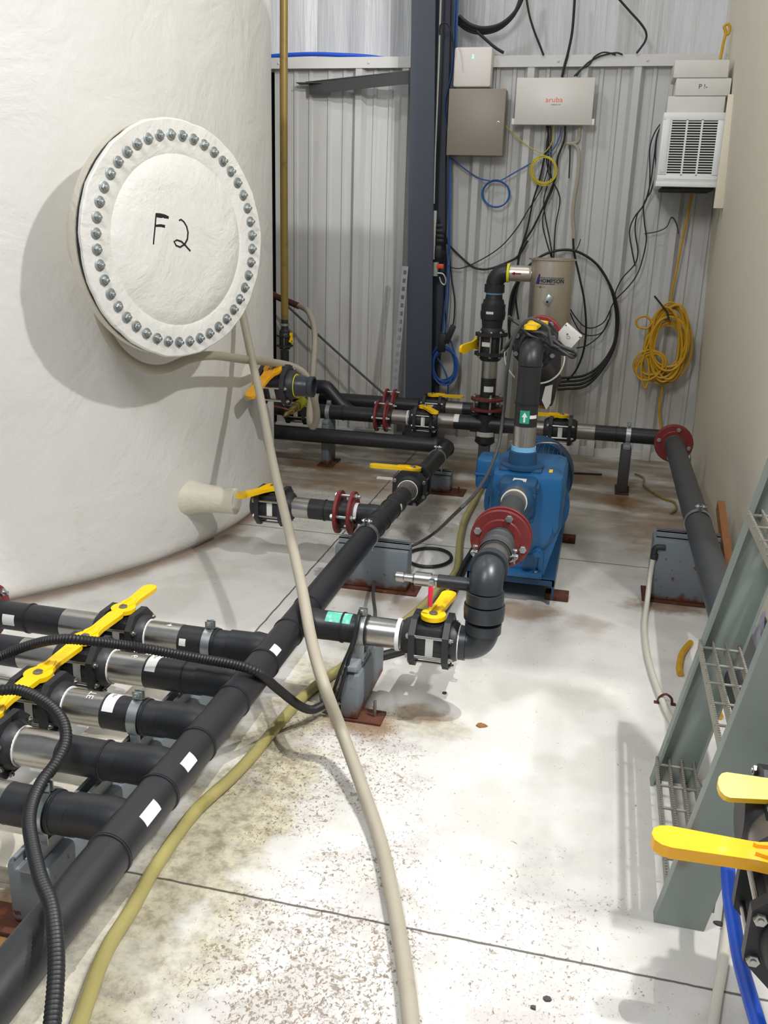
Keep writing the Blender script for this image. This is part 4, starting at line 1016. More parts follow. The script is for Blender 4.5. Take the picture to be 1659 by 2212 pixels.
b = MB(); b.tube([P(x, y, y=3.55) for x, y in q5([(980, 760), (940, 560), (890, 400), (700, 290), (560, 250), (380, 400), (230, 700), (150, 1100), (110, 1500)])]+[P(1089, 880, y=3.55), P(1078, 955, y=3.5), P(1060, 1010, y=3.4), P(1030, 1062, y=3.2), P(985, 1108, y=3.1), P(940, 1150, z=.1), P(900, 1175, z=.035), P(862, 1190, z=.03), P(835, 1208, z=.03), P(815, 1238, z=.03), P(806, 1275, z=.05), P(810, 1320, z=.12), P(810, 1338, y=2.48)], .0068, 10)
single('grey_cable', 'dark grey cable hanging beside the pump and snaking across the floor', 'cable', b, 'cgrey')
b = MB(); b.tube([P(927+48*math.cos(a), 1204+20*math.sin(a), z=.010) for a in [2*PI*k/24 for k in range(24)]], .0075, 10, closed=True, n=3)
single('cable_ring', 'black ring of cable lying on the floor behind the small red tap', 'cable', b, 'cblack')
t = thing('sampling_tube', 'clear thin tube looping beside the discharge pipe', 'tube', Matrix.Translation(P(1200, 800, y=3.8)))
b = MB(); b.tube([P(x, y, y=3.75) for x, y in q5([(1215, 930), (1210, 1050), (1170, 1180), (1090, 1310), (960, 1410), (860, 1450), (760, 1470)])], .0035, 8); b.tube([P(x, y, y=3.75) for x, y in q5([(300, 520), (150, 700), (90, 900), (130, 1150), (280, 1360)])], .003, 8); local(b, t).build('tube', 'clear', t)
b = MB(); b.cyl(P(1148, 780, y=3.9), P(1190, 820, y=4.3), .05); b.lathe(P(1185, 800, y=4.2), (0, 0, -1), [(-.12, .05), (0, .055), (.12, .04), (.16, .03)], 20); single('black_valve_body', 'black strainer body hidden behind the discharge pipe', 'fitting', b, 'blackp')
b = MB(); b.lathe(P(1170, 858, y=4.22)+Vector((.01, 0, .04)), (0, 0, 1), [(-.09, .02), (-.08, .028), (0, .045), (.06, .045), (.065, .03)], 20); single('amber_funnel', 'amber plastic funnel behind the discharge pipe', 'funnel', b, 'bottle')
b = MB(); b.prism([(0, 0), (.03, .01), (.028, -.07), (.012, -.10), (-.01, -.06)], P(1178, 835, y=3.9), (1, 0, 0), (0, 0, 1), (0, 1, 0), .002); single('paper_tag', 'small grey paper tag hanging behind the discharge pipe', 'tag', b, 'paper')
# small red-handled tap on the upper elbow
t = thing('drain_tap', 'small steel drain tap with red vinyl lever beside the upper grey elbow', 'tap', at((-.30, 2.46, .447), (-1, 0, 0)))
b = MB(); b.lathe((0, 0, 0), (1, 0, 0), [(0, .02), (.10, .02), (.1, .016)], 20); b.build('black_pipe', 'black', t)
b = MB(); b.lathe((.10, 0, 0), (1, 0, 0), [(0, .017), (.02, .017), (.02, .021), (.068, .021), (.07, .016), (.075, .012), (.10, .012), (.102, .016), (.125, .016), (.127, .010)], 20); b.build('barrel', 'steel', t)
b = MB(); b.lathe((.14, 0, 0), (1, 0, 0), [(0, .008), (.03, .010), (.035, .006), (.07, .004)], 12); b.build('nozzle', 'rust', t)
b = MB(); b.box((.108, .010, .004), (.122, .03, .012)); b.box((.108, .024, -.01), (.122, .029, .012)); b.cyl((.115, .01, .0), (.115, .035, 0), .004, n=8); b.build('stem_plate', 'zinc', t)
b = MB(); b.box((.108, .026, -.072), (.122, .034, -.008), .003); b.build('handle', 'redh', t)
# grey tee + white tubing at the right block
t = thing('drain_elbow', 'small black elbow on the side of the large right block', 'pipe fitting', Matrix.Translation((.25, 3.64, .2)))
b = MB(); b.tube([P(1437, 1183, y=3.62), P(1420, 1182, y=3.62), P(1414, 1188, y=3.62), P(1413, 1198, y=3.62)], .012, 12, 4); b.lathe(P(1414, 1197, y=3.62), (0, 0, 1), [(-.02, .015), (.004, .015)], 12); local(b, t).build('bend', 'blackp', t)
wt = [(1413, 1196, dict(y=3.62)), (1405, 1240, dict(z=.12)), (1398, 1300, dict(z=.03)), (1392, 1350, dict(z=.012)), (1396, 1400, dict(z=.012)), (1406, 1445, dict(z=.012)), (1425, 1500, dict(z=.012)), (1440, 1535, dict(z=.012)), (1468, 1590, dict(z=.012)), (1500, 1650, dict(z=.012)), (1545, 1740, dict(z=.012)), (1572, 1830, dict(z=.012)), (1578, 1920, dict(z=.012)), (1573, 1990, dict(z=.012)), (1562, 2080, dict(z=.012)), (1548, 2160, dict(z=.012)), (1535, 2250, dict(z=.012)), (1525, 2330, dict(z=.012))]
b = MB(); b.tube([P(x, y, **c) for x, y, c in wt], .0105, 12); single('cloudy_tube', 'cloudy white tube running down the floor beneath the stair', 'hose', b, 'clear')
b = MB(); p = P(1436, 1520, z=0); b.tube([p+Vector((-.022, -.0, .003)), p+Vector((-.018, 0, .022)), p+Vector((0, 0, .034)), p+Vector((.018, 0, .022)), p+Vector((.022, 0, .003))], .004, 8); b.box(p+Vector((-.034, -.008, 0)), p+Vector((-.018, .008, .003))); b.box(p+Vector((.018, -.008, 0)), p+Vector((.034, .008, .003))); single('tube_strap', 'rusty strap holding the cloudy tube to the floor', 'strap', b, 'rust')
for nm, l, lb in (('yellow_strap', [(1492, 1388), (1474, 1410), (1467, 1440), (1470, 1455)], 'short curved yellow hose lying left of the stair'), ('yellow_strap', [(1530, 1517), (1542, 1520), (1550, 1535), (1555, 1548)], 'short yellow hose on the floor seen through the stair tread')):
    b = MB(); b.tube([P(x, y, z=.012) for x, y in l], .011, 10); single(nm, lb, 'hose', b, 'cyel')
b = MB(); b.box((WX-.045, 3.55, .02), (WX-.012, 4.2, .36), .003); Rr = Matrix.Rotation(R_(-4), 3, 'X'); b.v = [Rr @ v for v in b.v]
b = MB(); b.obox(P(1556, 1092, x=.575), P(1578, 1260, x=.575), .05, .03, up=(1, 0, 0)); single('wood_offcut', 'brown timber offcut wedged between the grey pipe and right wall', 'wood', b, 'wood')
b = MB(); b.cyl(P(1225, 1021, z=.006), P(1300, 1025, z=.006), .006, n=8); single('floor_rod', 'thin black rod lying on the floor right of the motor', 'rod', b, 'cblack')
b = MB(); b.box((-1.22, 5.05, 0), (-.98, 5.08, .008)); single('white_strip', 'thin white strip lying on the floor under the rear pipes', 'strip', b, 'white')
b = MB()
bm_ = bmesh.new(); bmesh.ops.create_grid(bm_, x_segments=10, y_segments=14, size=.5)
for v in bm_.verts: v.co = Vector((v.co.x*.10+.59, v.co.y*.34+2.75, .03+.10*random.random()+.10*(.5-abs(v.co.x))+(.18 if v.co.y > .1 else .0)*random.random()))
bm_.verts.index_update(); b.add([v.co.copy() for v in bm_.verts], [tuple(v.index for v in f_.verts) for f_ in bm_.faces]); bm_.free()
o = single('plastic_wrap', 'crumpled grey plastic wrap on the floor behind the stair', 'plastic', b, 'wrap'); mdd = o.modifiers.new('t', 'SOLIDIFY'); mdd.thickness = .003

# ================================================================ hoses
b = MB(); tp = [(505, 590, dict(y=3.95)), (524, 680, dict(y=3.9)), (545, 780, dict(y=3.78)), (563, 860, dict(y=3.6)), (590, 1000, dict(y=3.28)), (620, 1130, dict(y=2.9)), (650, 1260, dict(y=2.52)), (672, 1380, dict(y=2.28)), (700, 1480, dict(y=2.12)), (738, 1580, dict(z=.11)), (782, 1700, dict(z=.045)), (822, 1820, dict(z=.02)), (850, 1950, dict(z=.018)), (872, 2080, dict(z=.018)), (888, 2212, dict(z=.018)), (897, 2330, dict(z=.018))]
b.tube([P(x, y, **c) for x, y, c in tp], .0175, 16); single('tan_hose', 'long tan hose falling from the manway and crossing the aisle floor', 'hose', b, 'tan')
b = MB(); wp = [(205, 600, 3.02), (215, 680, 3.06), (250, 750, 3.1), (300, 790, 3.15), (355, 797, 3.22), (410, 775, 3.35), (460, 768, 3.5), (525, 776, 3.75), (580, 782, 4.0), (630, 792, 4.16), (660, 812, 4.24), (678, 860, 4.30), (684, 900, 4.38), (677, 921, 4.45), (669, 905, 4.6), (672, 850, 4.9)]
wp2 = [(676, 800, 5.2), (680, 740, 5.4), (677, 700, 5.6), (665, 672, 5.7), (645, 660, 5.8), (625, 654, 5.85)]
b.tube([P(x, y, y=d) for x, y, d in wp+wp2], .0185, 14); single('tan_hose', 'tan hose looping under the manway and over the upper outlet valve', 'hose', b, 'tan')
t = thing('hose_end', 'rusty brown hose coupling on the back wall beside the olive hose', 'coupling', Matrix.Translation(P(605, 645, y=5.85)))
b = MB(); b.tube([P(645, 661, y=5.79), P(622, 651, y=5.86), P(600, 642, y=5.92), P(586, 634, y=5.95)], .021, 12); local(b, t).build('barrel', 'rust', t)
b = MB(); oy = 5.3
b.tube([P(613.5, -120, y=oy), P(613, 200, y=oy), P(613.5, 450, y=oy), P(615, 690, y=oy)], .0225, 16); single('olive_hose', 'upright olive-brown hose hanging beside the big tank', 'hose', b, 'olive')
ox_ = P(615, 700, y=oy)
t = thing('hose_barb', 'black hose barb with steel clamp at the foot of the olive hose', 'fitting', Matrix.Translation(ox_))
b = MB(); b.lathe((0, 0, -.06), (0, 0, 1), [(0, .03), (.02, .032), (.03, .024), (.06, .022), (.1, .022)], 16); b.build('barrel', 'blackp', t)
b = MB(); b.lathe((0, 0, -.01), (0, 0, 1), [(0, .024), (0, .028), (.014, .028), (.014, .024)], 16, caps=False); b.cyl((-.03, -.01, -.003), (-.03, .015, -.003), .006, n=8); b.build('clamp_ring', 'zinc', t)
b = MB(); b.lathe((0, 0, -.068), (0, 0, 1), [(0, .031), (.010, .031)], 16); b.build('yellow_ring', 'ytape', t)
v = valve(Vector((ox_.x, oy, P(617, 736, y=oy).z)), (0, 0, 1), (1, -.2, 0), 'small black valve with yellow knob below the olive hose', R_(0), sc=.62)
for c in v.children:
    if c.name.startswith('handle'): c.scale = (.45, 1, 1)
pipe('drop_pipe', 'thin black pipe below the small valve of the olive hose', Vector((ox_.x, oy, P(617, 757, y=oy).z)), Vector((ox_.x, oy, .372)), .026, 'black', rings=((.07, .01, 'foam', 'tape_ring'),))
b = MB(); b.tube([P(x, y, z=.255+.045+.06*k) for x, y, k in ((-60, 1445, .4), (0, 1419, .6), (63, 1394, 1.3))]+[P(x, y, z=.41) for x, y in ((127, 1381), (190, 1384))]+[P(295, 1398, z=.36), P(422, 1421, z=.34), P(506, 1436, z=.34), P(557, 1453, z=.32), P(599, 1487, z=.22), P(645, 1523, z=.10), P(675, 1533, z=.05), P(702, 1520, z=.04)], .0135, 14, corr=(.0085, .0022), n=14)
single('corrugated_hose', 'black corrugated hose arching over the branch valves to the stand', 'hose', b, 'cblack')
zz = [.40, .40, .40, .39, .37, .345, .33, .345, .36, .36, .34, .335, .335, .30, .2, .12, .08]
b = MB(); l = [(-60, 1500), (0, 1491), (42, 1491), (84, 1508), (118, 1533), (139, 1567), (141, 1605), (122, 1647), (93, 1685), (72, 1727), (63, 1770), (69, 1822), (87, 1896), (109, 1951), (119, 2015), (122, 2080), (119, 2144), (113, 2212), (105, 2330)]
zz = [.40, .395, .39, .385, .375, .36, .345, .335, .33, .33, .335, .34, .35, .355, .355, .35, .345, .34, .33]
b.tube([P(x, y, z=z) for (x, y), z in zip(l, zz)], .0135, 14, corr=(.0085, .0022), n=14)
single('corrugated_hose', 'black corrugated hose curving down over the header in the near left corner', 'hose', b, 'cblack')
b = MB(); l = [(1040, 1050), (1026, 1080), (1004, 1123), (993, 1167), (986, 1232), (950, 1270), (903, 1319), (840, 1368), (746, 1437), (670, 1491), (610, 1554), (550, 1627), (500, 1680), (418, 1757), (338, 1870), (283, 1967), (225, 2063), (171, 2212), (130, 2330)]
b.tube([P(x, y, z=.017) for x, y in l], .0165, 14); single('floor_hose', 'yellowish clear hose running on the floor right of the header', 'hose', b, 'olive2')
b = MB(); l = [(1058, 1060), (1059, 1087), (1048, 1123), (1026, 1181), (1001, 1225), (968, 1297), (925, 1360), (890, 1395), (838, 1413), (800, 1420)]
b.tube([P(x, y, z=.016) for x, y in l], .0155, 12); single('black_hose', 'black hose on the floor along the left side of the pump base', 'hose', b, 'cblack')
b = MB(); b.tube([P(778, 1322, y=2.42), P(773, 1345, y=2.40), P(766, 1385, y=2.38), P(752, 1430, y=2.36), P(738, 1480, y=2.34), P(722, 1530, z=.03)], .006, 8); b.tube([P(784, 1325, y=2.45), P(778, 1320, y=2.43), P(772, 1340, y=2.39), P(760, 1390, y=2.36), P(735, 1450, y=2.34), P(715, 1510, z=.05)], .005, 8)
single('thin_cable', 'pair of thin black cables hanging from the clamp down the narrow stand', 'cable', b, 'cblack')
b = MB(); b.tube([P(x, y, z=z) for x, y, z in ((1650, 1620, .22), (1620, 1690, .22), (1592, 1765, .22), (1574, 1850, .21), (1576, 1930, .19), (1586, 2000, .17), (1600, 2080, .15), (1622, 2160, .14), (1645, 2240, .13), (1665, 2330, .12))], .0145, 16); single('blue_hose', 'bright blue hose hanging in the near right corner', 'hose', b, 'bhose')

# ================================================================ right foreground valves
v = valve((.395, 1.30, .425), (0, 1, 0), (0, 0, 1), 'black valve at the right edge with faded orange-yellow lever', R_(90), 'yorange', sc=1.25)
for c in v.children:
    if c.name.startswith('handle'): c.scale = (1.04, 1, 1.3)
t = pipe('steel_nipple', 'steel nipple with white tape at the right edge behind the near valve', (.395, 1.385, .425), (.395, 1.50, .425), .055, 'steeld', 'pipe fitting'); label_white_ring(t, .0, .014, .055)
t = pipe('black_pipe', 'black pipe at the right edge behind the stair foot', (.42, 1.50, .425), (.45, 1.66, .44), .06, 'black')
vc = P(1738, 1722, y=1.52)+Vector((0, .033, -.073))
v = valve(vc, (1, .0, 0), (.0, -.45, 1), 'black valve at the right edge with bright yellow lever facing the camera', R_(0), 'yellow', sc=1.15)
for c in v.children:
    if c.name.startswith('handle'): c.matrix_local = Matrix.Translation((0, 0, .07)) @ Matrix.Rotation(R_(184), 4, 'Z') @ Matrix.Diagonal((.70, 1.0, 1, 1))
b = MB(); b.box((.45, 1.36, 0), (.53, 1.44, .355), .005); single('support_post', 'grey post under the valve at the right edge', 'post', b, 'stand')

# ================================================================ stair
t = thing('steel_stair', 'steep grey-green steel stair with open grating treads at the right', 'stair', Matrix.Translation((.28, 2.0, 0)))
SL = .183; TOPS = 1.62
for yv, sg in ((1.73, 1), (2.30, -1)):
    b = MB(); x0 = .236+(.012 if sg < 0 else 0)
    pts = lambda d, z: (x0+d+SL*z, z)
    W_ = .105
    def slab(d0, d1, ya, yb):
        b.add([(x0+d0+SL*z, y, z) for z in (.0, TOPS) for y in (ya, yb) for _ in (0,)]+[(x0+d1+SL*z, y, z) for z in (.0, TOPS) for y in (ya, yb)],
              [(0, 1, 3, 2), (4, 6, 7, 5), (0, 4, 5, 1), (2, 3, 7, 6), (0, 2, 6, 4), (1, 5, 7, 3)])
    if sg > 0: slab(0, W_, 1.73, 1.7358); slab(0, .007, 1.736, 1.765); slab(W_-.007, W_, 1.736, 1.765)
    else: slab(0, W_, 2.2942, 2.30); slab(0, .007, 2.26, 2.294); slab(W_-.007, W_, 2.26, 2.294)
    local(b, t).build('stringer', 'stair', t)
for zt in (.075, .435, .80, 1.165, 1.53):
    b = MB(); x0 = .236+SL*zt
    ya, yb = 1.737, 2.293
    for k in range(4):
        x = x0+.006+k*.032; b.box((x, ya, zt-.028), (x+.005, yb, zt))
        for j in range(56):
            y_ = ya+(yb-ya)*(j+.2)/56; b.box((x, y_, zt), (x+.005, y_+.0055, zt+.003))
    for j in range(6):
        y_ = ya+.03+(yb-ya-.06)*j/5; b.cyl((x0+.004, y_, zt-.006), (x0+.11, y_, zt-.006), .0035, n=8)
    local(b, t).build('tread', 'grate', t)

# ================================================================ wall fittings
b = MB()
def colx(z): k = (z-.3)/2.42; return (-1.242-.052*k, -1.066-.084*k)
zs = (0, 3.8)
def cslab(f0, f1, ya, yb):
    b.add([(f0(z), y, z) for z in zs for y in (ya, yb)]+[(f1(z), y, z) for z in zs for y in (ya, yb)], [(0, 1, 3, 2), (4, 6, 7, 5), (0, 4, 5, 1), (2, 3, 7, 6), (0, 2, 6, 4), (1, 5, 7, 3)])
cslab(lambda z: colx(z)[0], lambda z: colx(z)[1], 5.90, 5.915)
cslab(lambda z: sum(colx(z))/2-.006, lambda z: sum(colx(z))/2+.006, 5.915, 6.09)
cslab(lambda z: colx(z)[0]-.02, lambda z: -1.05, 6.085, 6.10)
single('steel_column', 'dark slate steel building column against the back wall', 'column', b, 'column')
t = thing('brace_angle', 'dark steel angle brace from the back wall to the column', 'brace', Matrix.Translation(P(780, 180, y=6.0)))
A, B_ = P(668, 190, y=6.10), P(889, 166, y=5.93)
b = MB(); b.obox(A, B_, .006, .075); b.obox(A+Vector((-.02, .02, .034)), B_+Vector((0, .02, .034)), .045, .006); b.box(P(645, 181, y=6.12)+Vector((0, -.05, -.003)), P(700, 181, y=6.12)+Vector((0, .02, .003))); local(b, t).build('angle', 'brace', t)
t = thing('slotted_angle', 'light grey slotted steel angle leaning beside the column foot', 'brace', Matrix.Translation(P(862, 720, y=5.8)))
A, B_ = P(876, 575, y=5.86), P(849, 872, y=5.75); b = MB()
X_, Y_, Z_ = basis(B_-A, (0, 1, 0)); L = (B_-A).length
b.obox(A-Y_*.0145, B_-Y_*.0145, .009, .003, up=(0, 1, 0)); b.obox(A+Y_*.0145, B_+Y_*.0145, .009, .003, up=(0, 1, 0))
n = 17
for k in range(n+1): c = A+(B_-A)*(k/n); b.obox(c, c+X_*L/n*.5, .02, .003, up=(0, 1, 0))
b.obox(A+Y_*.02+Z_*.02, B_+Y_*.02+Z_*.02, .003, .04, up=(0, 1, 0)); local(b, t).build('angle', 'slot', t)
def cable(label, pts, y, r, mt, name='cable', cat='cable', group=None, n=8, sd=8):
    b = MB(); b.tube([P(p[0], p[1], y=(p[2] if len(p) > 2 else y)) for p in pts], r, sd, n); return single(name, label, cat, b, mt, group)
t = thing('bottom_rod', 'long thin dark rod leaning diagonally against the back wall left of the column', 'rod', Matrix.Translation(P(720, 750, y=5.9)))
b = MB(); b.tube([P(586, 635, y=6.0), P(610, 652, y=6.0), P(622, 662, y=5.98), P(700, 735, y=5.95), P(800, 825, y=5.9), P(868, 884, y=5.85)], .008, 10); local(b, t).build('rod', 'brace', t)
cable('blue hose lying on the ledge left of the column', [(560, 124), (620, 119), (680, 117), (740, 119), (790, 122), (830, 127)], 6.14, .013, 'bhose', 'blue_pipe', 'hose', sd=12)
# boxes
def wbox(name, label, tl, br, y, dep, mt, ch=.004):
    a, c = P(*tl, y=y), P(*br, y=y); z0, z1 = sorted((a.z, c.z)); x0, x1 = sorted((a.x, c.x))
    t = thing(name, label, 'box', Matrix.Translation(((x0+x1)/2, y+dep/2, (z0+z1)/2)))
    b = MB(); b.box((-(x1-x0)/2, -dep/2, -(z1-z0)/2), ((x1-x0)/2, dep/2, (z1-z0)/2), ch); b.build('housing', mt, t); return t, (x1-x0)/2, (z1-z0)/2
t, hx, hzz = wbox('control_box', 'white rounded control box with two green lights, top of the back wall', (982, 101), (1059, 188), 6.02, .09, 'boxw', .014)
for dz in (.060, .047): b = MB(); b.box((-.004, -.0465, dz), (.004, -.045, dz+.008)); b.build('status_light', 'led', t)
b = MB(); b.box((-hx*.8, -.03, -hzz-.012), (hx*.8, .03, -hzz+.004)); b.build('cable_entry', 'brace', t)
t, hx, hzz = wbox('electrical_cabinet', 'taupe metal cabinet with a keyhole below the white control box', (971, 192), (1084, 336), 5.99, .12, 'boxt', .003)
b = MB(); b.lathe((hx*.80, -.06, 0), (0, -1, 0), [(0, .009), (.002, .009), (.003, .005)], 16); b.build('lock', 'zinc', t)
b = MB(); b.lathe((hx*.80, -.063, 0), (0, -1, 0), [(0, .0035), (.001, .0035)], 10); b.build('keyhole', 'ink', t)
b = MB(); b.box((-hx-.001, -.061, -hzz-.001), (hx+.001, -.055, hzz+.001), .001); b.build('door', 'boxt', t)
t, hx, hzz = wbox('network_switch', 'flat pale network switch with orange lettering on the back wall', (1117, 168), (1277, 270), 6.03, .045, 'sw', .002)
mb = MB(); text_flat(mb, 'aruba', .042, (.0, -.0235, .008), (1, 0, 0), (0, 0, 1), False, 1.1); mb.build('lettering', 'orange', t, 'orange aruba lettering')
mb = MB(); text_flat(mb, 'instant on', .013, (.012, -.0235, -.018), (1, 0, 0), (0, 0, 1), False, 1.1); mb.build('small_lettering', 'cgrey', t, 'small grey lettering')
for sg in (-1, 1): b = MB(); b.box((sg*(hx+.005)-.012, -.015, -hzz+.0), (sg*(hx+.005)+.012, .0, -hzz+.035), .002); b.build('bracket', 'white', t)
# air conditioner
ac = thing('air_conditioner', 'white window air conditioner with slatted grille in the top right corner', 'air conditioner', Matrix.Translation((.375, 5.85, 1.69)))
b = MB(); W2 = .165; H_ = .385; D0 = -.20
b.box((-W2, D0+.012, 0), (W2, .28, H_), .006)
b.box((-W2-.004, D0, .0), (W2+.004, D0+.02, .03), .004)
b.build('casing', 'ac', ac)
b = MB(); b.box((-.115, D0+.004, .065), (.13, D0+.0125, .345)); b.build('grille_back', 'acd', ac)
b = MB()
b.box((-W2, D0, .025), (W2, D0+.012, .066), .002); b.box((-W2, D0, .345), (W2, D0+.012, H_), .002); b.box((-W2, D0, .06), (-.115, D0+.012, .35), .002); b.box((.125, D0, .06), (W2, D0+.012, .35), .002)
for x in (-.041, .039): b.box((x, D0, .06), (x+.010, D0+.010, .35))
for k in range(21): z = .066+k*.01345; b.box((-.116, D0+.001, z), (.126, D0+.008, z+.0048))
b.box((-W2+.012, D0-.004, .075), (-.125, D0+.002, .35), .003)
b.box((-.13, D0-.002, .040), (.15, D0, .044)); b.build('front_grille', 'ac', ac)
b = MB(); b.box((-.13, D0+.03, -.016), (.15, .24, .001)); b.build('underside', 'acd', ac)
for k, (l_, tt, rr, bb, lb) in enumerate(((1443, 213, 1563, 247, 'lowest white foam block on top of the air conditioner'), (1461, 172, 1576, 209, 'middle white foam block in the stack over the air conditioner'), (1458, 133, 1572, 169, 'topmost white foam block in the stack over the air conditioner'))):
    a, c = P(l_, tt, y=5.7), P(rr, bb, y=5.7)
    z0 = 1.69+H_+k*.0905; b = MB(); b.box((a.x, 5.70, z0), (min(c.x, WX-.015), 5.95, z0+.088), .004); o = single('foam_block', lb, 'foam block', b, 'foam')
    if k == 1:
        o2 = MB(); text_flat(o2, 'P !-', .035, (-.0, -.1262, .045), (1, 0, 0), (0, 0, 1)); o2.build('marking', 'cgrey', o, 'faint grey pen marks')
# column conduit and wires
cable('thin pale conduit running down beside the slate column', [(953, -40), (948, 120), (944, 230), (940, 330), (938, 400), (937, 440)], 5.93, .0065, 'galv', 'conduit', 'conduit')
t = thing('power_strip', 'pale power strip with plugs beside the slate column', 'power strip', Matrix.Translation(P(938, 520, y=5.94)))
b = MB(); b.obox(P(940, 455, y=5.94), P(935, 560, y=5.94), .022, .02, up=(0, 1, 0)); local(b, t).build('housing', 'galv', t)
for yv in (488, 499, 510, 520):
    b = MB(); p = P(948, yv, y=5.95); b.box(p-Vector((.018, .012, .011)), p+Vector((.03, .012, .011)), .004); local(b, t).build('plug', 'cblack', t)
b = MB(); p = P(946, 543, y=5.95); b.box(p-Vector((.015, .015, .04)), p+Vector((.022, .015, .035)), .003); local(b, t).build('adapter', 'cblack', t)
b = MB(); b.box(P(936, 567, y=5.95), P(945, 596, y=5.97)+Vector((0, .02, 0)), .001); local(b, t).build('outlet_box', 'galv', t)
b = MB(); p = P(951, 575, y=5.93); b.box(p-Vector((.022, .012, .014)), p+Vector((.022, .012, .014)), .003); single('orange_plug', 'orange-red plug at the foot of the power strip', 'plug', b, 'ored')
cable('white cable looping below the orange plug', [(945, 590), (957, 592), (963, 605), (960, 615), (953, 610), (949, 598)], 5.93, .005, 'galv')
for k, (x0, x1, r, mt, lb) in enumerate(((990, 961, .006, 'cblue', 'thick blue cable running down the right edge of the column'), (984, 967, .004, 'cblue', 'thinner blue cable beside the column above the cabinet'), (975, 957, .0035, 'cblack', 'thin black cable beside the blue cables on the column'))):
    cable(lb, [(x0, -40), ((x0*.8+x1*.2)-4*(k == 1), 140), (x0*.6+x1*.4-16*(k == 1), 230), (x0*.5+x1*.5-3, 340), (x0*.3+x1*.7, 500), (x1+2, 640), (x1-5, 715)], 6.06, r, mt)
cable('black cable arching over the conduit near the top of the column', [(950, 75), (951, 56), (960, 49), (970, 56), (977, 80), (980, 110)], 5.92, .005, 'cblack')
def coil(mb, cx, cy, rx, ry, y, r, n, jit, tilt=0, seed=1):
    rnd = random.Random(seed)
    for k in range(n):
        a0 = rnd.uniform(0, 6); ax, ay = rx*(1+rnd.uniform(-jit, jit)), ry*(1+rnd.uniform(-jit, jit)); ox, oyy = rnd.uniform(-jit, jit)*rx*.8, rnd.uniform(-jit, jit)*ry*.5; tl = tilt+rnd.uniform(-jit, jit)*.6
        pts = []
        for i in range(14):
            a = 2*PI*i/14; u_, v_ = ax*math.cos(a), ay*math.sin(a)
            pts.append(P(cx+ox+u_*math.cos(tl)-v_*math.sin(tl), cy+oyy+u_*math.sin(tl)+v_*math.cos(tl), y=y-.004*k-.01*math.sin(a+a0)))
        mb.tube(pts, r, 6, 3, closed=True)
b = MB(); coil(b, 1072, 418, 29, 29, 6.09, .005, 3, .07, seed=3); b.tube([P(x, y, y=6.09) for x, y in ((975, 342), (1000, 362), (1035, 385), (1068, 391), (1085, 388), (1120, 368), (1160, 345), (1190, 328), (1207, 300), (1212, 275))], .0042, 8)
single('blue_patch_cable', 'blue patch cable with a round coil hanging between cabinet and switch', 'cable', b, 'cblue')
b = MB(); coil(b, 1174, 368, 26, 30, 6.08, .004, 6, .09, seed=5); b.tube([P(x, y, y=6.08) for x, y in ((1086, 265), (1110, 290), (1140, 315), (1170, 330), (1185, 320), (1194, 300), (1196, 273))], .003, 8)
single('yellow_patch_cable', 'yellow patch cable coiled on the wall under the network switch', 'cable', b, 'cyel2')
b = MB(); coil(b, 958, 790, 26, 38, 5.98, .0055, 9, .16, seed=8); b.tube([P(x, y, y=6.0) for x, y in ((962, 715), (975, 740), (984, 780), (975, 815), (955, 825), (935, 800), (940, 770), (960, 800), (968, 830), (965, 870), (958, 890))], .0055, 8)
single('blue_cable_coil', 'tangled coil of blue cable hanging low beside the column', 'cable', b, 'cblue')
t = thing('power_adapter', 'black power adapters hanging on cables beside the column', 'adapter', Matrix.Translation(P(966, 725, y=5.97)))
for (x, y, rz, sx_, sz) in ((972, 722, 20, .036, .062), (955, 740, 4, .05, .06)):
    b = MB(); b.box((-sx_/2, -.02, -sz), (sx_/2, .02, sz), .004); mm = Matrix.Rotation(R_(rz), 3, 'Y'); o_ = P(x, y, y=5.96); b.v = [mm @ v + o_ for v in b.v]; local(b, t).build('brick', 'cblack', t)
WYC = 6.09
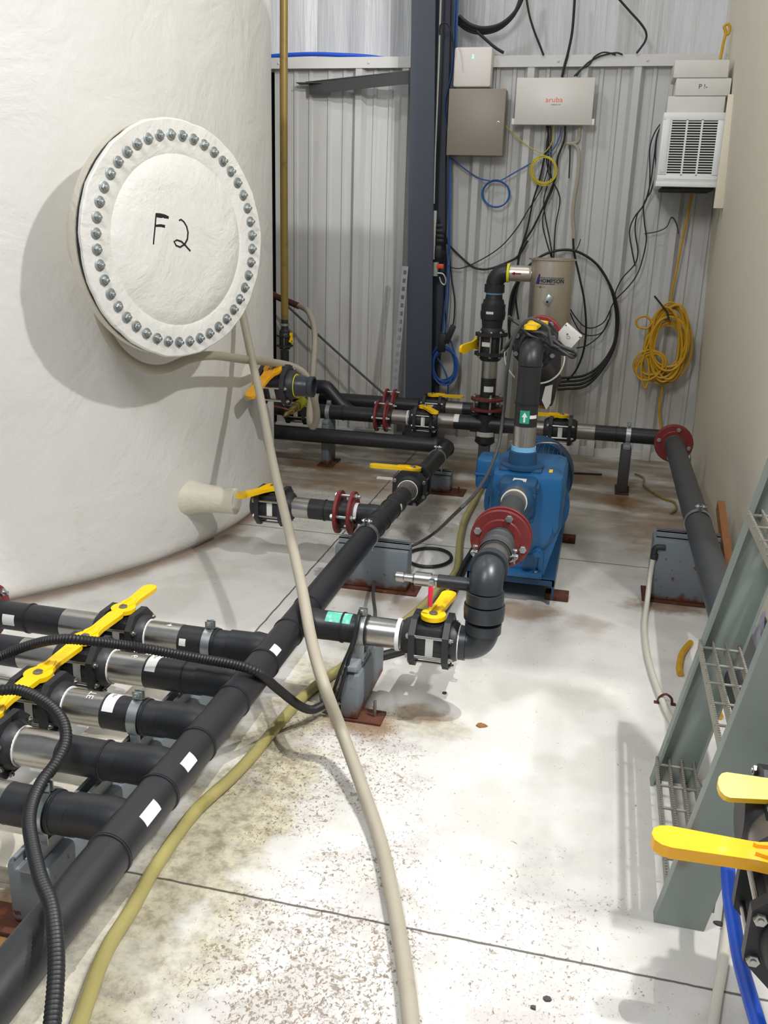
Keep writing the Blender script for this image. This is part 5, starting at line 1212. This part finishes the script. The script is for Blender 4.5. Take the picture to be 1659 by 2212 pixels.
CB = [
 ('black cable from the switch down behind the riser elbow', [(1181, 272), (1185, 300), (1175, 345), (1165, 390), (1150, 440), (1140, 490), (1125, 540), (1118, 575), (1114, 640), (1120, 690)], .006),
 ('thin black cable from the switch curving left to the column plugs', [(1184, 272), (1186, 310), (1183, 365), (1168, 410), (1140, 455), (1115, 495), (1085, 530), (1050, 555), (1010, 575), (985, 580), (960, 571)], .0035),
 ('black cable from the switch crossing down to the pot, left strand', [(1187, 272), (1180, 320), (1184, 370), (1196, 400), (1180, 440), (1172, 480), (1180, 520), (1192, 558)], .004),
 ('black cable from the switch crossing down to the pot, middle strand', [(1190, 272), (1190, 340), (1188, 380), (1175, 430), (1178, 470), (1188, 520), (1193, 558)], .004),
 ('black cable from the switch crossing down to the pot, right strand', [(1186, 272), (1183, 330), (1192, 385), (1206, 415), (1209, 440), (1200, 490), (1196, 558)], .004),
 ('black cable swinging right under the yellow coil', [(1221, 272), (1218, 305), (1205, 340), (1202, 375), (1190, 410), (1170, 455), (1150, 495), (1128, 530), (1118, 560)], .0065),
 ('heavy black cable from the column plugs sagging to the riser', [(962, 520), (985, 545), (1015, 572), (1035, 581), (1060, 580), (1095, 567), (1120, 552), (1140, 520)], .007),
 ('thin black cable hanging from the column plugs to the adapters', [(962, 505), (970, 540), (975, 600), (982, 650), (980, 695), (974, 710)], .0045),
 ('second thin black cable down the column to the adapters', [(962, 520), (964, 580), (961, 640), (963, 690), (962, 720)], .004),
 ('black cable dropping from overhead to the ledge, left of the switch', [(1133, -30), (1143, 30), (1155, 70), (1165, 95), (1174, 119)], .0065),
 ('thick black cable dropping from overhead to the network switch', [(1243, -30), (1237, 60), (1228, 110), (1220, 140), (1214, 167)], .008),
 ('black cable curving from overhead to the ledge, right of the switch', [(1330, -10), (1360, 24), (1385, 52), (1396, 72), (1393, 90), (1375, 115)], .0065),
 ('first thin black cable looping from ledge into the switch', [(1345, 118), (1330, 114), (1300, 120), (1275, 132), (1262, 143), (1240, 165)], .0045),
 ('second thin black cable looping from ledge into the switch', [(1330, 118), (1305, 113), (1285, 122), (1272, 140), (1256, 150), (1245, 165)], .0045),
 ('first black wire hanging from the air conditioner', [(1435, 258), (1415, 285), (1404, 320), (1404, 370), (1402, 410), (1392, 440), (1370, 470), (1360, 500), (1365, 540), (1372, 575)], .004),
 ('second black wire hanging from the air conditioner', [(1437, 258), (1420, 290), (1414, 330), (1406, 390), (1392, 440), (1376, 465), (1372, 500), (1378, 545), (1370, 572), (1345, 600), (1332, 625), (1328, 640)], .004),
 ('third black wire hanging from the air conditioner', [(1440, 256), (1422, 285), (1416, 330), (1416, 375), (1405, 415), (1391, 440), (1392, 480), (1396, 520), (1385, 570), (1372, 600), (1352, 625), (1332, 645), (1320, 665), (1316, 690), (1300, 720), (1270, 745), (1245, 752)], .004),
 ('black cable crossing over the big wall coil', [(1238, 510), (1240, 545), (1252, 600), (1262, 650), (1266, 710), (1260, 760), (1244, 800), (1225, 822)], .0065),
 ('thin black cable drooping right of the strainer pot, upper', [(1232, 668), (1243, 685), (1262, 705), (1282, 708), (1305, 695), (1318, 670)], .004),
 ('thin black cable drooping right of the strainer pot, lower', [(1232, 676), (1240, 695), (1255, 718), (1275, 725), (1300, 718), (1315, 690)], .004)]
for lb, pts, r in CB: cable(lb, pts, WYC-(.03 if 'air' in lb else 0), r, 'cblack')
b = MB()
for k, (dx, dy) in enumerate(((0, 0), (4, 8), (-3, 16), (6, 24))):
    b.tube([P(x, y, y=6.07-.008*k) for x, y in ((1110-dx, 640), (1130, 590), (1165, 556), (1205, 541), (1245, 543), (1285, 567), (1312, 605), (1328+dx*.4, 650), (1333+dx*.4, 700), (1325, 745+dy*.4), (1300, 785+dy*.6), (1265, 810+dy), (1225, 816+dy), (1190, 815+dy), (1150, 800+dy*.7), (1118, 770), (1100, 720))], .008, 8, closed=True, n=6)
b.tube([P(1242, 545, y=6.04), P(1250, 530, y=6.03), P(1254, 517, y=6.0)], .003, 6)
single('black_cable_coil', 'very large coil of thick black cable on the wall behind the strainer pot', 'cable coil', b, 'cblack')
b = MB()
for k in range(3): b.tube([P(x+3*k, y-5*k, y=6.12-.01*k) for x, y in ((985, 45), (1010, 64), (1040, 71), (1075, 63), (1105, 38), (1122, 5), (1130, -40))], .012, 8)
b.tube([P(x, y, y=6.09) for x, y in ((1030, 68), (1050, 86), (1070, 103), (1088, 114))], .009, 8)
single('black_cable_coil', 'thick black cable loop hanging at the top beside the column', 'cable coil', b, 'cblack')
cable('frayed brown-grey cord hanging below the switch at its right', [(1252, 272), (1248, 305), (1225, 310), (1240, 312), (1250, 330), (1248, 380), (1240, 430), (1237, 470), (1240, 500), (1239, 515)], WYC, .010, 'tan', 'frayed_cord')
b = MB(); b.tube([P(1231, 312, y=6.09), P(1231, 340, y=6.09), P(1230, 362, y=6.09), P(1229, 385, y=6.08)], .004, 8); single('hanging_clip', 'small black clip hanging left of the frayed cord', 'clip', b, 'cblack')
# yellow cord on the right
b = MB(); coil(b, 1443, 745, 38, 68, 6.02, .0075, 17, .27, .10, seed=11); coil(b, 1405, 790, 30, 26, 5.98, .007, 4, .3, -.6, seed=12)
b.tube([P(x, y, y=5.97) for x, y in ((1412, 700), (1395, 683), (1376, 690), (1378, 705), (1398, 709), (1412, 695), (1405, 730), (1385, 790), (1392, 838), (1402, 815), (1400, 780))], .007, 8)
single('extension_cord', 'messy coil of yellow extension cord hung in the right corner', 'cord', b, 'cyel')
b = MB(); b.tube([P(1414, 640, y=6.0), P(1430, 660, y=5.95), P(1441, 675, y=5.93), P(1444, 692, y=5.92)], .006, 8); single('cable_tie', 'black tie holding the yellow cord coil', 'tie', b, 'cblack')
cable('yellow cord running up from the coil to the air conditioner', [(1447, 672), (1452, 630), (1466, 560), (1480, 490), (1496, 410)], 6.05, .0075, 'cyel', 'extension_cord', 'cord')
cable('yellow cord hanging from the coil down to the red corner flange', [(1436, 790), (1430, 840), (1424, 880), (1428, 925), (1430, 945)], 6.05, .0075, 'cyel', 'extension_cord', 'cord')
cable('yellow cord knotted above the foam blocks in the top right corner', [(1556, 128), (1562, 95), (1568, 70), (1564, 58), (1572, 52), (1577, 60), (1572, 74), (1566, 66)], 5.95, .008, 'cyel', 'extension_cord', 'cord')
b = MB(); b.tube([P(x, y, z=.01) for x, y in ((1372, 1024), (1390, 1032), (1393, 1050), (1430, 1075), (1456, 1085), (1460, 1100), (1448, 1108))], .0065, 8); single('extension_cord', 'dirty yellow cord on the floor beside the right rear post', 'cord', b, 'olive')
cable('brown bent wire on the wall below the air conditioner', [(1392, 505), (1420, 500), (1440, 490), (1450, 470), (1460, 480), (1466, 505)], WYC, .0035, 'cgrey', 'bent_wire', 'wire')
# debris
for k, (x, y, s_, mt, lb) in enumerate(((1040, 1568, .014, 'wood', 'brown flake on the floor below the grey lower elbow'), (1551, 1996, .008, 'brace', 'small dark pebble on the floor right of the stair foot'), (1182, 2160, .007, 'brace', 'dark chip on the floor near the bottom edge'), (1152, 2178, .005, 'brace', 'tiny dark chip on the floor near the bottom edge, leftmost'), (960, 1498, .007, 'rust', 'dark chip of scale beside the suction valve shadow'))):
    p = P(x, y, z=0); b = MB(); pts = [(s_*(.7+.5*random.random())*math.cos(a)*1.3, s_*(.7+.5*random.random())*math.sin(a)) for a in [2*PI*i/7 for i in range(7)]]
    b.prism(pts, p, (1, 0, 0), (0, 1, 0), (0, 0, 1), .004); single('floor_chip', lb, 'debris', b, mt)
